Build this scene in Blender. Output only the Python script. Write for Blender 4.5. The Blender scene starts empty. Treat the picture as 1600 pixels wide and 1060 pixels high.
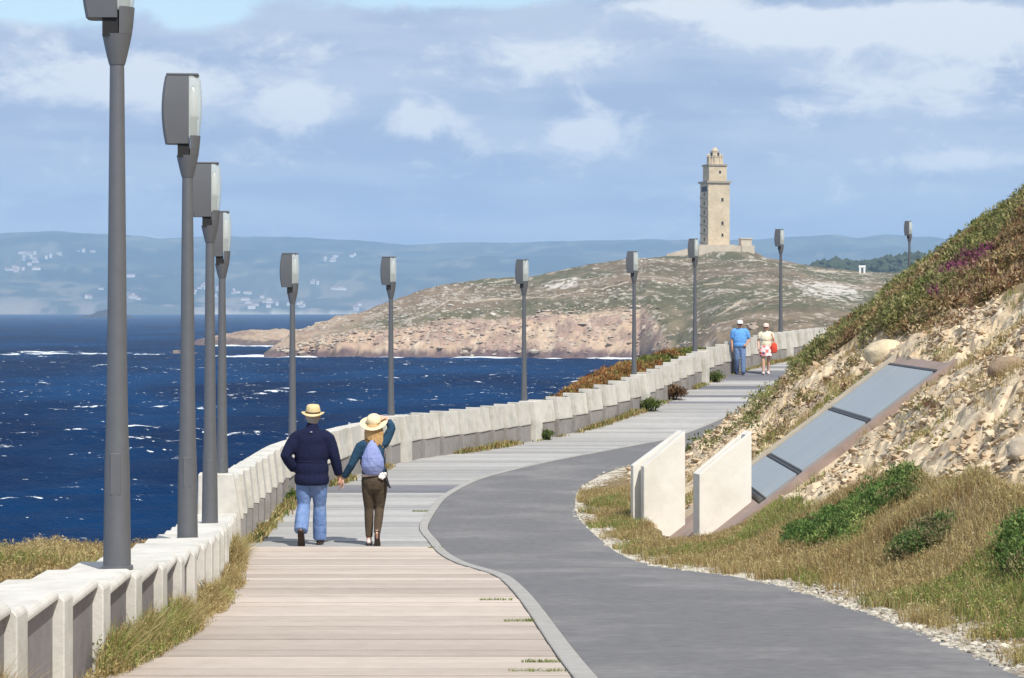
import bpy, bmesh, math, random
import numpy as np
from mathutils import Vector, Matrix, Euler

random.seed(7)
rng = np.random.default_rng(7)
scene = bpy.context.scene
COL = scene.collection
R = math.radians

# ------------------------------------------------------------------ camera
cam_d = bpy.data.cameras.new("camera")
cam = bpy.data.objects.new("camera", cam_d)
COL.objects.link(cam)
cam.location = (0, 0, 0)
cam.rotation_euler = (R(90), 0, 0)
cam_d.sensor_width = 36.0
cam_d.lens = 81.0
cam_d.shift_y = -46.0 / 1600.0
cam_d.clip_start = 0.3
cam_d.clip_end = 60000.0
scene.camera = cam

# ------------------------------------------------------------------ light
SUN_EL, SUN_AZ = R(52), R(28)          # behind the camera, a little to its right
sun_dir = Vector((math.cos(SUN_EL) * math.sin(SUN_AZ), -math.cos(SUN_EL) * math.cos(SUN_AZ), math.sin(SUN_EL)))
sd = bpy.data.lights.new("sun", 'SUN')
sd.energy = 5.0
sd.angle = R(0.55)
sd.color = (1.0, 0.955, 0.88)
sun = bpy.data.objects.new("sun", sd)
COL.objects.link(sun)
sun.rotation_euler = sun_dir.to_track_quat('Z', 'Y').to_euler()

scene.view_settings.view_transform = 'Standard'
scene.view_settings.look = 'None'
scene.view_settings.exposure = 0.10
scene.view_settings.gamma = 1.0
scene.view_settings.use_curve_mapping = False
try:
    scene.cycles.use_denoising = True
    scene.cycles.volume_bounces = 1
    scene.cycles.max_bounces = 8
    scene.cycles.transparent_max_bounces = 8
except Exception:
    pass

# ------------------------------------------------------------------ world: clear sky with broken cloud
world = bpy.data.worlds.new("World")
scene.world = world
world.use_nodes = True
wt = world.node_tree
wt.nodes.clear()


def wn(kind, **kw):
    n = wt.nodes.new(kind)
    for k, v in kw.items():
        setattr(n, k, v)
    return n


def wl(a, b):
    wt.links.new(a, b)


def wmath(op, a, b=None, c=None, clamp=False):
    n = wn('ShaderNodeMath', operation=op)
    n.use_clamp = clamp
    for i, v in enumerate((a, b, c)):
        if v is None:
            continue
        if isinstance(v, (int, float)):
            n.inputs[i].default_value = v
        else:
            wl(v, n.inputs[i])
    return n.outputs[0]


def wsmooth(x, a, b):
    n = wn('ShaderNodeMapRange')
    n.interpolation_type = 'SMOOTHSTEP'
    wl(x, n.inputs[0])
    n.inputs[1].default_value = a
    n.inputs[2].default_value = b
    return n.outputs[0]


w_out = wn('ShaderNodeOutputWorld')
sky = wn('ShaderNodeTexSky')
sky.sky_type = 'NISHITA'
sky.sun_disc = False
sky.sun_elevation = SUN_EL
sky.sun_rotation = math.atan2(sun_dir.x, sun_dir.y)
sky.air_density = 1.2
sky.dust_density = 0.6
sky.ozone_density = 1.5
bg_sky = wn('ShaderNodeBackground')
bg_sky.inputs[1].default_value = 0.145
wl(sky.outputs[0], bg_sky.inputs[0])
tc = wn('ShaderNodeTexCoord')


def wnoise(sc, stretch, detail=6, rough=0.55, dist=0.0, off=(0, 0, 0)):
    mp = wn('ShaderNodeMapping')
    mp.inputs['Scale'].default_value = (1, 1, stretch)
    mp.inputs['Location'].default_value = off
    wl(tc.outputs['Generated'], mp.inputs[0])
    n = wn('ShaderNodeTexNoise')
    n.inputs['Scale'].default_value = sc
    n.inputs['Detail'].default_value = detail
    n.inputs['Roughness'].default_value = rough
    n.inputs['Distortion'].default_value = dist
    wl(mp.outputs[0], n.inputs['Vector'])
    return n.outputs[0]


def wblob(px, py, rx, ry):
    """a cloud puff at a compass bearing and elevation: gaussian round a direction (rx, ry in radians)"""
    d = Vector(((px - 800) / 3600.0, 1.0, (484 - py) / 3600.0)).normalized()
    sub = wn('ShaderNodeVectorMath', operation='SUBTRACT')
    wl(tc.outputs['Generated'], sub.inputs[0])
    sub.inputs[1].default_value = d
    sc = wn('ShaderNodeVectorMath', operation='MULTIPLY')
    wl(sub.outputs[0], sc.inputs[0])
    sc.inputs[1].default_value = (1 / rx, 1 / rx, 1 / ry)
    dt = wn('ShaderNodeVectorMath', operation='DOT_PRODUCT')
    wl(sc.outputs[0], dt.inputs[0])
    wl(sc.outputs[0], dt.inputs[1])
    return wmath('POWER', 2.718, wmath('MULTIPLY', dt.outputs['Value'], -1.0))


def wsum(lst):
    t = lst[0]
    for q in lst[1:]:
        t = wmath('ADD', t, q)
    return t


n_cover = wnoise(9.0, 2.6, 6, 0.55, 0.3, (0.3, 0.1, 0.2))
n_puff = wnoise(22.0, 2.2, 8, 0.62, 0.7, (1.3, 0.7, 0.9))
n_band = wnoise(6.0, 9.0, 5, 0.55, 0.2, (2.1, 0.2, 0.4))
n_tone = wnoise(14.0, 3.0, 5, 0.5, 0.2, (4.1, 3.2, 0.4))
n_fine = wnoise(60.0, 1.8, 7, 0.65, 0.6, (0.1, 5.2, 2.4))
px = 1 / 3600.0
# openings of clear sky near the top of the view, puffs lit by the sun
clear = wsum([wblob(700, -12, 250 * px, 34 * px), wblob(20, -5, 190 * px, 60 * px), wblob(320, 5, 70 * px, 38 * px)])
puff = wsum([wmath('MULTIPLY', wblob(1270, 42, 120 * px, 22 * px), 2.3), wmath('MULTIPLY', wblob(1490, 42, 110 * px, 32 * px), 2.0),
             wblob(1050, 12, 100 * px, 20 * px), wblob(480, 165, 45 * px, 36 * px), wblob(670, 185, 70 * px, 32 * px),
             wblob(915, 210, 70 * px, 30 * px), wmath('MULTIPLY', wblob(60, 130, 200 * px, 40 * px), .75), wmath('MULTIPLY', wblob(290, 130, 150 * px, 44 * px), .75),
             wmath('MULTIPLY', wblob(1450, 130, 160 * px, 50 * px), 0.7), wmath('MULTIPLY', wblob(1500, 250, 120 * px, 20 * px), 0.7),
             wmath('MULTIPLY', wblob(870, 90, 110 * px, 30 * px), 0.7)])
cov = wmath('SUBTRACT', wmath('ADD', wmath('MULTIPLY', n_cover, 0.8), wmath('ADD', wmath('MULTIPLY', n_puff, 0.55), wmath('MULTIPLY', n_fine, 0.25))), wmath('MULTIPLY', clear, 0.70))
cover = wsmooth(cov, 0.28, 0.56)
lit0 = wmath('ADD', wmath('MULTIPLY', puff, 0.50), wmath('ADD', wmath('MULTIPLY', n_puff, 1.0), wmath('MULTIPLY', n_fine, 0.55)))
lit = wsmooth(lit0, 0.80, 1.14)
tone = wsmooth(wmath('ADD', wmath('MULTIPLY', n_band, 0.6), wmath('MULTIPLY', n_tone, 0.5)), 0.44, 0.66)
mixg = wn('ShaderNodeMix', data_type='RGBA')
wl(tone, mixg.inputs[0])
mixg.inputs[6].default_value = (0.425, 0.515, 0.705, 1)
mixg.inputs[7].default_value = (0.60, 0.675, 0.81, 1)
mixw = wn('ShaderNodeMix', data_type='RGBA')
wl(lit, mixw.inputs[0])
wl(mixg.outputs[2], mixw.inputs[6])
mixw.inputs[7].default_value = (0.92, 0.95, 0.97, 1)
bg_cl = wn('ShaderNodeBackground')
bg_cl.inputs[1].default_value = 0.90
wl(mixw.outputs[2], bg_cl.inputs[0])
mixs = wn('ShaderNodeMixShader')
wl(cover, mixs.inputs[0])
wl(bg_sky.outputs[0], mixs.inputs[1])
wl(bg_cl.outputs[0], mixs.inputs[2])
wl(mixs.outputs[0], w_out.inputs[0])

# ------------------------------------------------------------------ helpers
def tag(o, label=None, cat=None, group=None, kind=None):
    if label:
        o["label"] = label
    if cat:
        o["category"] = cat
    if group:
        o["group"] = group
    if kind:
        o["kind"] = kind
    return o


def link(o, parent=None):
    COL.objects.link(o)
    if parent is not None:
        o.parent = parent
    return o


def empty(name, loc, rz=0.0):
    o = bpy.data.objects.new(name, None)
    o.empty_display_size = 0.2
    o.location = loc
    o.rotation_euler = (0, 0, rz)
    COL.objects.link(o)
    return o


def np_mesh(name, V, F, mat=None, smooth=False):
    """V (N,3), F (M,3|4) numpy -> mesh data"""
    V = np.ascontiguousarray(V, dtype=np.float32)
    F = np.ascontiguousarray(F, dtype=np.int32)
    me = bpy.data.meshes.new(name)
    k = F.shape[1]
    me.vertices.add(len(V))
    me.vertices.foreach_set("co", V.ravel())
    me.loops.add(F.size)
    me.loops.foreach_set("vertex_index", F.ravel())
    me.polygons.add(len(F))
    me.polygons.foreach_set("loop_start", np.arange(0, F.size, k, dtype=np.int32))
    me.polygons.foreach_set("use_smooth", np.full(len(F), bool(smooth)))
    me.update(calc_edges=True)
    if mat:
        me.materials.append(mat)
    return me


def np_obj(name, V, F, mat=None, parent=None, smooth=False, col=None):
    me = np_mesh(name, V, F, mat, smooth)
    if col is not None:
        set_col(me, col)
    return link(bpy.data.objects.new(name, me), parent)


def set_col(me, col, name="tint"):
    col = np.asarray(col, dtype=np.float32)
    if col.shape[1] == 3:
        col = np.concatenate([col, np.ones((len(col), 1), np.float32)], 1)
    a = me.attributes.new(name, 'FLOAT_COLOR', 'POINT')
    a.data.foreach_set("color", np.ascontiguousarray(col).ravel())


def bm_obj(name, bm, mat=None, parent=None, smooth=False, angle=None):
    me = bpy.data.meshes.new(name)
    bmesh.ops.recalc_face_normals(bm, faces=bm.faces[:])
    bm.to_mesh(me)
    bm.free()
    if mat:
        for m in (mat if isinstance(mat, (list, tuple)) else [mat]):
            me.materials.append(m)
    if smooth:
        for p in me.polygons:
            p.use_smooth = True
        if angle:
            try:
                me.set_sharp_from_angle(angle=R(angle))
            except Exception:
                pass
    return link(bpy.data.objects.new(name, me), parent)


def bm_hexa(bm, P, bevel=0.0):
    """8 points: bottom ring 0-3, top ring 4-7"""
    vs = [bm.verts.new(p) for p in P]
    fs = [(3, 2, 1, 0), (4, 5, 6, 7), (0, 1, 5, 4), (1, 2, 6, 5), (2, 3, 7, 6), (3, 0, 4, 7)]
    ff = [bm.faces.new([vs[i] for i in f]) for f in fs]
    if bevel:
        es = list({e for f in ff for e in f.edges})
        bmesh.ops.bevel(bm, geom=es, offset=bevel, segments=1, affect='EDGES')
    return vs


def bm_box(bm, x0, x1, y0, y1, z0, z1, bevel=0.0):
    return bm_hexa(bm, [(x0, y0, z0), (x1, y0, z0), (x1, y1, z0), (x0, y1, z0), (x0, y0, z1), (x1, y0, z1), (x1, y1, z1), (x0, y1, z1)], bevel)


def bm_lathe(bm, prof, n=20, cx=0.0, cy=0.0, a0=0.0, a1=2 * math.pi, ex=1.0, ey=1.0):
    """rings (r, z) -> closed surface of revolution (caps at both ends)"""
    full = abs(a1 - a0) > 6.28
    m = n if full else n + 1
    rings = []
    for r, z in prof:
        rings.append([bm.verts.new((cx + ex * r * math.cos(a0 + (a1 - a0) * i / n), cy + ey * r * math.sin(a0 + (a1 - a0) * i / n), z)) for i in range(m)])
    for a, b in zip(rings[:-1], rings[1:]):
        for i in range(m if full else m - 1):
            j = (i + 1) % m
            bm.faces.new((a[i], a[j], b[j], b[i]))
    bm.faces.new(list(reversed(rings[0])))
    bm.faces.new(rings[-1])
    if not full:
        bm.faces.new([r[0] for r in rings][::-1] + [])  if False else None
        for a, b in zip(rings[:-1], rings[1:]):
            bm.faces.new((a[-1], a[0], b[0], b[-1]))


def bm_tube(bm, pts, radii, n=12, caps=True, capk=1.0):
    """tapered tube along points; radius float or (rx, ry): rx along local X-ish side, ry along the other"""
    pts = [Vector(p) for p in pts]
    rings = []
    prev = None
    for i, p in enumerate(pts):
        t = (pts[min(i + 1, len(pts) - 1)] - pts[max(i - 1, 0)]).normalized()
        if prev is None:
            side = Vector((1, 0, 0)) if abs(t.x) < 0.85 else Vector((0, 1, 0))
        else:
            side = prev
        side = (side - t * side.dot(t)).normalized()
        prev = side
        up = t.cross(side).normalized()
        r = radii[i]
        rx, ry = (r, r) if not isinstance(r, (tuple, list)) else r
        rings.append((p, side, up, rx, ry, t))

    def ring(p, s, u, rx, ry):
        return [bm.verts.new(p + s * (rx * math.cos(2 * math.pi * k / n)) + u * (ry * math.sin(2 * math.pi * k / n))) for k in range(n)]
    vr = []
    if caps:
        p, s, u, rx, ry, t = rings[0]
        e = min(rx, ry)
        vr.append(ring(p - t * e * 0.9 * capk, s, u, rx * 0.35, ry * 0.35))
        vr.append(ring(p - t * e * 0.6 * capk, s, u, rx * 0.78, ry * 0.78))
    for p, s, u, rx, ry, t in rings:
        vr.append(ring(p, s, u, rx, ry))
    if caps:
        p, s, u, rx, ry, t = rings[-1]
        e = min(rx, ry)
        vr.append(ring(p + t * e * 0.6 * capk, s, u, rx * 0.78, ry * 0.78))
        vr.append(ring(p + t * e * 0.9 * capk, s, u, rx * 0.35, ry * 0.35))
    for a, b in zip(vr[:-1], vr[1:]):
        for k in range(n):
            bm.faces.new((a[k], a[(k + 1) % n], b[(k + 1) % n], b[k]))
    bm.faces.new(list(reversed(vr[0])))
    bm.faces.new(vr[-1])


def pchip(xs, ys):
    xs = np.asarray(xs, float)
    ys = np.asarray(ys, float)
    h = np.diff(xs)
    d = np.diff(ys) / h
    m = np.zeros_like(ys)
    for i in range(1, len(xs) - 1):
        if d[i - 1] * d[i] > 0:
            w1, w2 = 2 * h[i] + h[i - 1], h[i] + 2 * h[i - 1]
            m[i] = (w1 + w2) / (w1 / d[i - 1] + w2 / d[i])
    m[0], m[-1] = d[0], d[-1]

    def f(x):
        x = np.asarray(x, float)
        i = np.clip(np.searchsorted(xs, x) - 1, 0, len(xs) - 2)
        t = (x - xs[i]) / h[i]
        t = np.clip(t, -4, 5)
        lo, hi = t < 0, t > 1
        tt = np.clip(t, 0, 1)
        v = ((1 + 2 * tt) * (1 - tt) ** 2 * ys[i] + tt * (1 - tt) ** 2 * h[i] * m[i] + tt ** 2 * (3 - 2 * tt) * ys[i + 1] + tt ** 2 * (tt - 1) * h[i] * m[i + 1])
        v = np.where(lo, ys[0] + m[0] * (x - xs[0]), v)
        v = np.where(hi, ys[-1] + m[-1] * (x - xs[-1]), v)
        return v
    return f


def lin(xs, ys):
    return lambda x: np.interp(np.asarray(x, float), xs, ys)


def _hash(ix, iy, seed):
    h = (ix.astype(np.int64) * 374761393 + iy.astype(np.int64) * 668265263 + seed * 982451653) & 0xFFFFFFFF
    h = ((h ^ (h >> 13)) * 1274126177) & 0xFFFFFFFF
    h = h ^ (h >> 16)
    return (h & 0xFFFF) / 65535.0


def vnoise(x, y, seed=0):
    x = np.asarray(x, float)
    y = np.asarray(y, float)
    ix, iy = np.floor(x), np.floor(y)
    fx, fy = x - ix, y - iy
    fx = fx * fx * fx * (fx * (fx * 6 - 15) + 10)
    fy = fy * fy * fy * (fy * (fy * 6 - 15) + 10)
    a, b = _hash(ix, iy, seed), _hash(ix + 1, iy, seed)
    c, d = _hash(ix, iy + 1, seed), _hash(ix + 1, iy + 1, seed)
    return (a * (1 - fx) + b * fx) * (1 - fy) + (c * (1 - fx) + d * fx) * fy


def fbm(x, y, seed=0, oct=5, gain=0.5):
    s, a, t = 0.0, 1.0, 0.0
    ca, sa = math.cos(0.6), math.sin(0.6)
    for o in range(oct):
        s = s + a * vnoise(x, y, seed + o * 17)
        t += a
        a *= gain
        x, y = (x * ca - y * sa) * 2.03 + 3.1, (x * sa + y * ca) * 2.03 + 1.7
    return s / t      # 0..1


def worley(x, y, seed=0):
    """distance to nearest and second nearest jittered cell point"""
    ix, iy = np.floor(x), np.floor(y)
    d1 = np.full(np.shape(x), 9.0)
    d2 = np.full(np.shape(x), 9.0)
    cid = np.zeros(np.shape(x))
    for dx in (-1, 0, 1):
        for dy in (-1, 0, 1):
            cx, cy = ix + dx, iy + dy
            px_, py_ = cx + _hash(cx, cy, seed), cy + _hash(cx, cy, seed + 5)
            d = np.hypot(px_ - x, py_ - y)
            cid = np.where(d < d1, _hash(cx, cy, seed + 9), cid)
            d2 = np.where(d < d1, d1, np.minimum(d2, d))
            d1 = np.minimum(d1, d)
    return d1, d2, cid


def smooth01(x, a, b):
    t = np.clip((np.asarray(x, float) - a) / (b - a), 0, 1)
    return t * t * (3 - 2 * t)


def grid_faces(nr, nc):
    i = np.arange(nr - 1)[:, None] * nc + np.arange(nc - 1)[None, :]
    i = i.ravel()
    return np.stack([i, i + 1, i + nc + 1, i + nc], 1)


def mixc(a, b, t):
    a = np.asarray(a, float)
    b = np.asarray(b, float)
    t = np.asarray(t, float)[..., None]
    return a * (1 - t) + b * t


def in_poly(x, y, poly):
    inside = np.zeros(np.shape(x), bool)
    n = len(poly)
    for i in range(n):
        x0, y0 = poly[i]
        x1, y1 = poly[(i + 1) % n]
        c = ((y0 > y) != (y1 > y)) & (x < (x1 - x0) * (y - y0) / (y1 - y0 + 1e-12) + x0)
        inside ^= c
    return inside


# ------------------------------------------------------------------ materials
def nd(nt, kind, **kw):
    n = nt.nodes.new(kind)
    for k, v in kw.items():
        setattr(n, k, v)
    return n


def mat(name, col=(0.5, 0.5, 0.5), rough=0.8, var=0.15, vscale=4.0, bump=0.0, bscale=30.0, metallic=0.0, spec=0.4,
        attr=None, objvar=0.0, stain=None, sscale=1.2, samount=0.5, rvar=0.0, transl=0.0):
    """procedural material: base colour (or tint attribute) broken up by noise, stains, fine relief"""
    m = bpy.data.materials.new(name)
    m.use_nodes = True
    nt = m.node_tree
    b = nt.nodes['Principled BSDF']
    b.inputs['Roughness'].default_value = rough
    b.inputs['Metallic'].default_value = metallic
    b.inputs['Specular IOR Level'].default_value = spec
    tcn = nd(nt, 'ShaderNodeTexCoord')
    geo = nd(nt, 'ShaderNodeNewGeometry')
    co = geo.outputs['Position']
    if attr:
        at = nd(nt, 'ShaderNodeAttribute', attribute_name=attr)
        base = at.outputs['Color']
    else:
        rgb = nd(nt, 'ShaderNodeRGB')
        rgb.outputs[0].default_value = (*col, 1)
        base = rgb.outputs[0]
    if stain:
        n = nd(nt, 'ShaderNodeTexNoise')
        n.inputs['Scale'].default_value = sscale
        n.inputs['Detail'].default_value = 7
        n.inputs['Roughness'].default_value = 0.62
        nt.links.new(co, n.inputs['Vector'])
        mr = nd(nt, 'ShaderNodeMapRange')
        mr.inputs[1].default_value = 0.47
        mr.inputs[2].default_value = 0.72
        mr.inputs[4].default_value = samount
        nt.links.new(n.outputs[0], mr.inputs[0])
        mx = nd(nt, 'ShaderNodeMix', data_type='RGBA')
        nt.links.new(mr.outputs[0], mx.inputs[0])
        nt.links.new(base, mx.inputs[6])
        mx.inputs[7].default_value = (*stain, 1)
        base = mx.outputs[2]
    fac = None
    if var:
        n = nd(nt, 'ShaderNodeTexNoise')
        n.inputs['Scale'].default_value = vscale
        n.inputs['Detail'].default_value = 6
        n.inputs['Roughness'].default_value = 0.65
        nt.links.new(co, n.inputs['Vector'])
        mr = nd(nt, 'ShaderNodeMapRange')
        mr.inputs[1].default_value = 0.25
        mr.inputs[2].default_value = 0.75
        mr.inputs[3].default_value = 1 - var
        mr.inputs[4].default_value = 1 + var
        nt.links.new(n.outputs[0], mr.inputs[0])
        fac = mr.outputs[0]
        if rvar:
            mr2 = nd(nt, 'ShaderNodeMapRange')
            mr2.inputs[3].default_value = max(0.05, rough - rvar)
            mr2.inputs[4].default_value = min(1, rough + rvar)
            nt.links.new(n.outputs[0], mr2.inputs[0])
            nt.links.new(mr2.outputs[0], b.inputs['Roughness'])
    if objvar:
        oi = nd(nt, 'ShaderNodeObjectInfo')
        mr = nd(nt, 'ShaderNodeMapRange')
        mr.inputs[3].default_value = 1 - objvar
        mr.inputs[4].default_value = 1 + objvar
        nt.links.new(oi.outputs['Random'], mr.inputs[0])
        if fac is None:
            fac = mr.outputs[0]
        else:
            mm = nd(nt, 'ShaderNodeMath', operation='MULTIPLY')
            nt.links.new(fac, mm.inputs[0])
            nt.links.new(mr.outputs[0], mm.inputs[1])
            fac = mm.outputs[0]
    if fac is not None:
        vm = nd(nt, 'ShaderNodeVectorMath', operation='SCALE')
        nt.links.new(base, vm.inputs[0])
        nt.links.new(fac, vm.inputs['Scale'])
        base = vm.outputs[0]
    nt.links.new(base, b.inputs['Base Color'])
    if bump:
        n = nd(nt, 'ShaderNodeTexNoise')
        n.inputs['Scale'].default_value = bscale
        n.inputs['Detail'].default_value = 5
        n.inputs['Roughness'].default_value = 0.6
        nt.links.new(co, n.inputs['Vector'])
        bp = nd(nt, 'ShaderNodeBump')
        bp.inputs['Strength'].default_value = min(1.0, bump)
        bp.inputs['Distance'].default_value = 0.35 / bscale * max(1, bump)
        nt.links.new(n.outputs[0], bp.inputs['Height'])
        nt.links.new(bp.outputs[0], b.inputs['Normal'])
    if transl:
        out = nt.nodes['Material Output']
        tr = nd(nt, 'ShaderNodeBsdfTranslucent')
        nt.links.new(base, tr.inputs[0])
        ms = nd(nt, 'ShaderNodeMixShader')
        ms.inputs[0].default_value = transl
        nt.links.new(b.outputs[0], ms.inputs[1])
        nt.links.new(tr.outputs[0], ms.inputs[2])
        nt.links.new(ms.outputs[0], out.inputs[0])
    return m


# ------------------------------------------------------------------ the lie of the land (metres, camera eye at the origin)
SEA = -20.0
g_ = pchip([0, 11.5, 21, 29, 34, 40, 53, 59, 66, 74, 84, 110, 160],
           [-1.10, -1.845, -2.46, -2.97, -3.03, -3.02, -3.03, -2.67, -2.17, -1.68, -1.47, -1.2, -1.0])
W_ = pchip([4, 8, 13.3, 18.5, 24.2, 28, 29.3, 35.4, 40, 44.7, 46.5, 49.3, 53, 55.5, 59.5, 66.5, 69.5, 74.5, 79.5, 88, 100, 130],
           [-2.2, -2.1, -2.1, -2.38, -2.94, -3.33, -3.42, -3.54, -3.1, -2.36, -1.94, -.82, .44, 1.6, 3.3, 5.54, 6.66, 8.8, 10.9, 15.2, 21.4, 38])
K_ = pchip([4, 8, 11.5, 21, 25.1, 29.2, 32.4, 36, 40.4, 43.3, 51.7, 58, 65.5, 73.5, 84, 100, 130],
           [.75, .6, .415, 0, -.49, -.93, -1.19, -1.12, -.67, 0, 2.87, 5.3, 8.1, 11.4, 16.0, 24.5, 41])
R_ = pchip([4, 8, 11.5, 14.8, 20, 24.3, 29.2, 34.5, 38, 41.5, 44.1, 50.5, 58, 65, 73, 84, 100, 130],
           [2.9, 2.7, 2.5, 2.47, 2.2, 1.42, 1.07, .84, .95, 1.4, 1.98, 4.6, 7.4, 10.2, 13.5, 18.2, 26.7, 43.4])
wfl_ = lin([4, 12, 20, 25, 29, 33.5, 40, 45, 60], [.8, .6, .6, 1.0, 1.35, 1.45, 1.15, .9, .8])
SL = 0.745


def hill_base(X, Y):
    s = X - R_(Y) - wfl_(Y) - 0.25
    k = 0.22
    h = SL * k * np.logaddexp(0, s / k)
    h = np.where(h > 9, 9 + 4 * np.tanh((h - 9) / 4), h)
    flat = smooth01(X - R_(Y), 0.2, 1.2) * 0.05
    return g_(Y) - 0.01 + h + flat


def wall_tangent(Y):
    dx = float(W_(Y + 0.2) - W_(Y - 0.2)) / 0.4
    t = Vector((dx, 1.0)).normalized()
    return t, Vector((t.y, -t.x))       # tangent, normal towards the path


def to_px(X, Y, Z):
    return 800 + 3600 * X / Y, 484 - 3600 * Z / Y


def on_hill(px_, py_):
    """first point of the hillside along a line of sight"""
    Ys = np.linspace(9, 60, 1500)
    X, Z = (px_ - 800) / 3600 * Ys, (484 - py_) / 3600 * Ys
    d = Z - hill_base(X, Ys)
    i = np.argmax(d < 0)
    return float(X[i]), float(Ys[i]), float(Z[i])

# ================================================================== SEA
def sea_material():
    m = bpy.data.materials.new("sea_water")
    m.use_nodes = True
    nt = m.node_tree
    b = nt.nodes['Principled BSDF']
    b.inputs['Roughness'].default_value = 0.28
    b.inputs['IOR'].default_value = 1.33
    b.inputs['Specular IOR Level'].default_value = 0.12
    geo = nd(nt, 'ShaderNodeNewGeometry')

    def noise(scale, sx, sy, detail, rough, dist=0.0):
        mp = nd(nt, 'ShaderNodeMapping')
        mp.inputs['Scale'].default_value = (sx, sy, 1)
        mp.inputs['Rotation'].default_value = (0, 0, R(8))
        nt.links.new(geo.outputs['Position'], mp.inputs[0])
        n = nd(nt, 'ShaderNodeTexNoise')
        n.inputs['Scale'].default_value = scale
        n.inputs['Detail'].default_value = detail
        n.inputs['Roughness'].default_value = rough
        n.inputs['Distortion'].default_value = dist
        nt.links.new(mp.outputs[0], n.inputs['Vector'])
        return n.outputs[0]

    def ramp(x, a, c, lo=0.0, hi=1.0):
        mr = nd(nt, 'ShaderNodeMapRange')
        mr.interpolation_type = 'SMOOTHSTEP'
        nt.links.new(x, mr.inputs[0])
        mr.inputs[1].default_value = a
        mr.inputs[2].default_value = c
        mr.inputs[3].default_value = lo
        mr.inputs[4].default_value = hi
        return mr.outputs[0]

    def mth(op, a, c):
        n = nd(nt, 'ShaderNodeMath', operation=op)
        for i, v in enumerate((a, c)):
            if isinstance(v, (int, float)):
                n.inputs[i].default_value = v
            else:
                nt.links.new(v, n.inputs[i])
        return n.outputs[0]
    # water colour: bands of deeper and lighter blue
    big = noise(0.012, 1, 0.45, 5, 0.6, 0.4)
    mx = nd(nt, 'ShaderNodeMix', data_type='RGBA')
    nt.links.new(ramp(big, 0.35, 0.68), mx.inputs[0])
    mx.inputs[6].default_value = (0.0001, 0.012, 0.050, 1)
    mx.inputs[7].default_value = (0.0002, 0.034, 0.112, 1)
    # whitecaps: broken streaks on wave crests
    at = nd(nt, 'ShaderNodeAttribute', attribute_name='crest')
    f1 = noise(0.34, 0.42, 0.62, 5, 0.68, 0.6)
    f2 = noise(0.035, 1, 0.6, 3, 0.5)
    f3 = noise(1.6, 0.7, 1, 3, 0.6)
    s = mth('ADD', mth('ADD', mth('MULTIPLY', f1, 1.0), mth('MULTIPLY', f2, 0.42)), mth('MULTIPLY', at.outputs['Fac'], 0.085))
    s = mth('ADD', s, mth('MULTIPLY', f3, 0.07))
    at2 = nd(nt, 'ShaderNodeAttribute', attribute_name='surf')
    s = mth('ADD', s, mth('MULTIPLY', at2.outputs['Fac'], 0.40))
    f4 = noise(1.15, 0.55, 0.8, 3, 0.6, 0.3)
    f5 = noise(0.09, 1, 0.6, 2, 0.5)
    sp = mth('ADD', mth('ADD', f4, mth('MULTIPLY', f5, 0.30)), mth('MULTIPLY', at.outputs['Fac'], 0.05))
    foam = mth('MAXIMUM', ramp(s, 0.965, 1.03), ramp(sp, 0.865, 0.91))
    mx2 = nd(nt, 'ShaderNodeMix', data_type='RGBA')
    nt.links.new(foam, mx2.inputs[0])
    nt.links.new(mx.outputs[2], mx2.inputs[6])
    mx2.inputs[7].default_value = (0.72, 0.76, 0.78, 1)
    h = mth('ADD', mth('MULTIPLY', noise(0.55, 0.6, 1, 6, 0.62, 0.5), 0.7), mth('MULTIPLY', noise(2.2, 0.7, 1, 4, 0.6), 0.25))
    bp = nd(nt, 'ShaderNodeBump')
    bp.inputs['Strength'].default_value = 0.9
    bp.inputs['Distance'].default_value = 0.9
    nt.links.new(h, bp.inputs['Height'])
    # the wind-roughened surface: mostly the deep water colour, a little broken sky reflection
    out = nt.nodes['Material Output']
    df = nd(nt, 'ShaderNodeBsdfDiffuse')
    nt.links.new(mx2.outputs[2], df.inputs[0])
    nt.links.new(bp.outputs[0], df.inputs['Normal'])
    gl = nd(nt, 'ShaderNodeBsdfGlossy')
    gl.inputs['Roughness'].default_value = 0.30
    nt.links.new(bp.outputs[0], gl.inputs['Normal'])
    ms = nd(nt, 'ShaderNodeMixShader')
    fr = nd(nt, 'ShaderNodeFresnel')
    fr.inputs['IOR'].default_value = 1.33
    nt.links.new(bp.outputs[0], fr.inputs['Normal'])
    nt.links.new(mth('MULTIPLY', mth('MULTIPLY', fr.outputs[0], 0.13), ramp(foam, 0, 1, 1.0, 0.0)), ms.inputs[0])
    nt.links.new(df.outputs[0], ms.inputs[1])
    nt.links.new(gl.outputs[0], ms.inputs[2])
    nt.links.new(ms.outputs[0], out.inputs[0])
    nt.nodes.remove(b)
    return m


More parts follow.
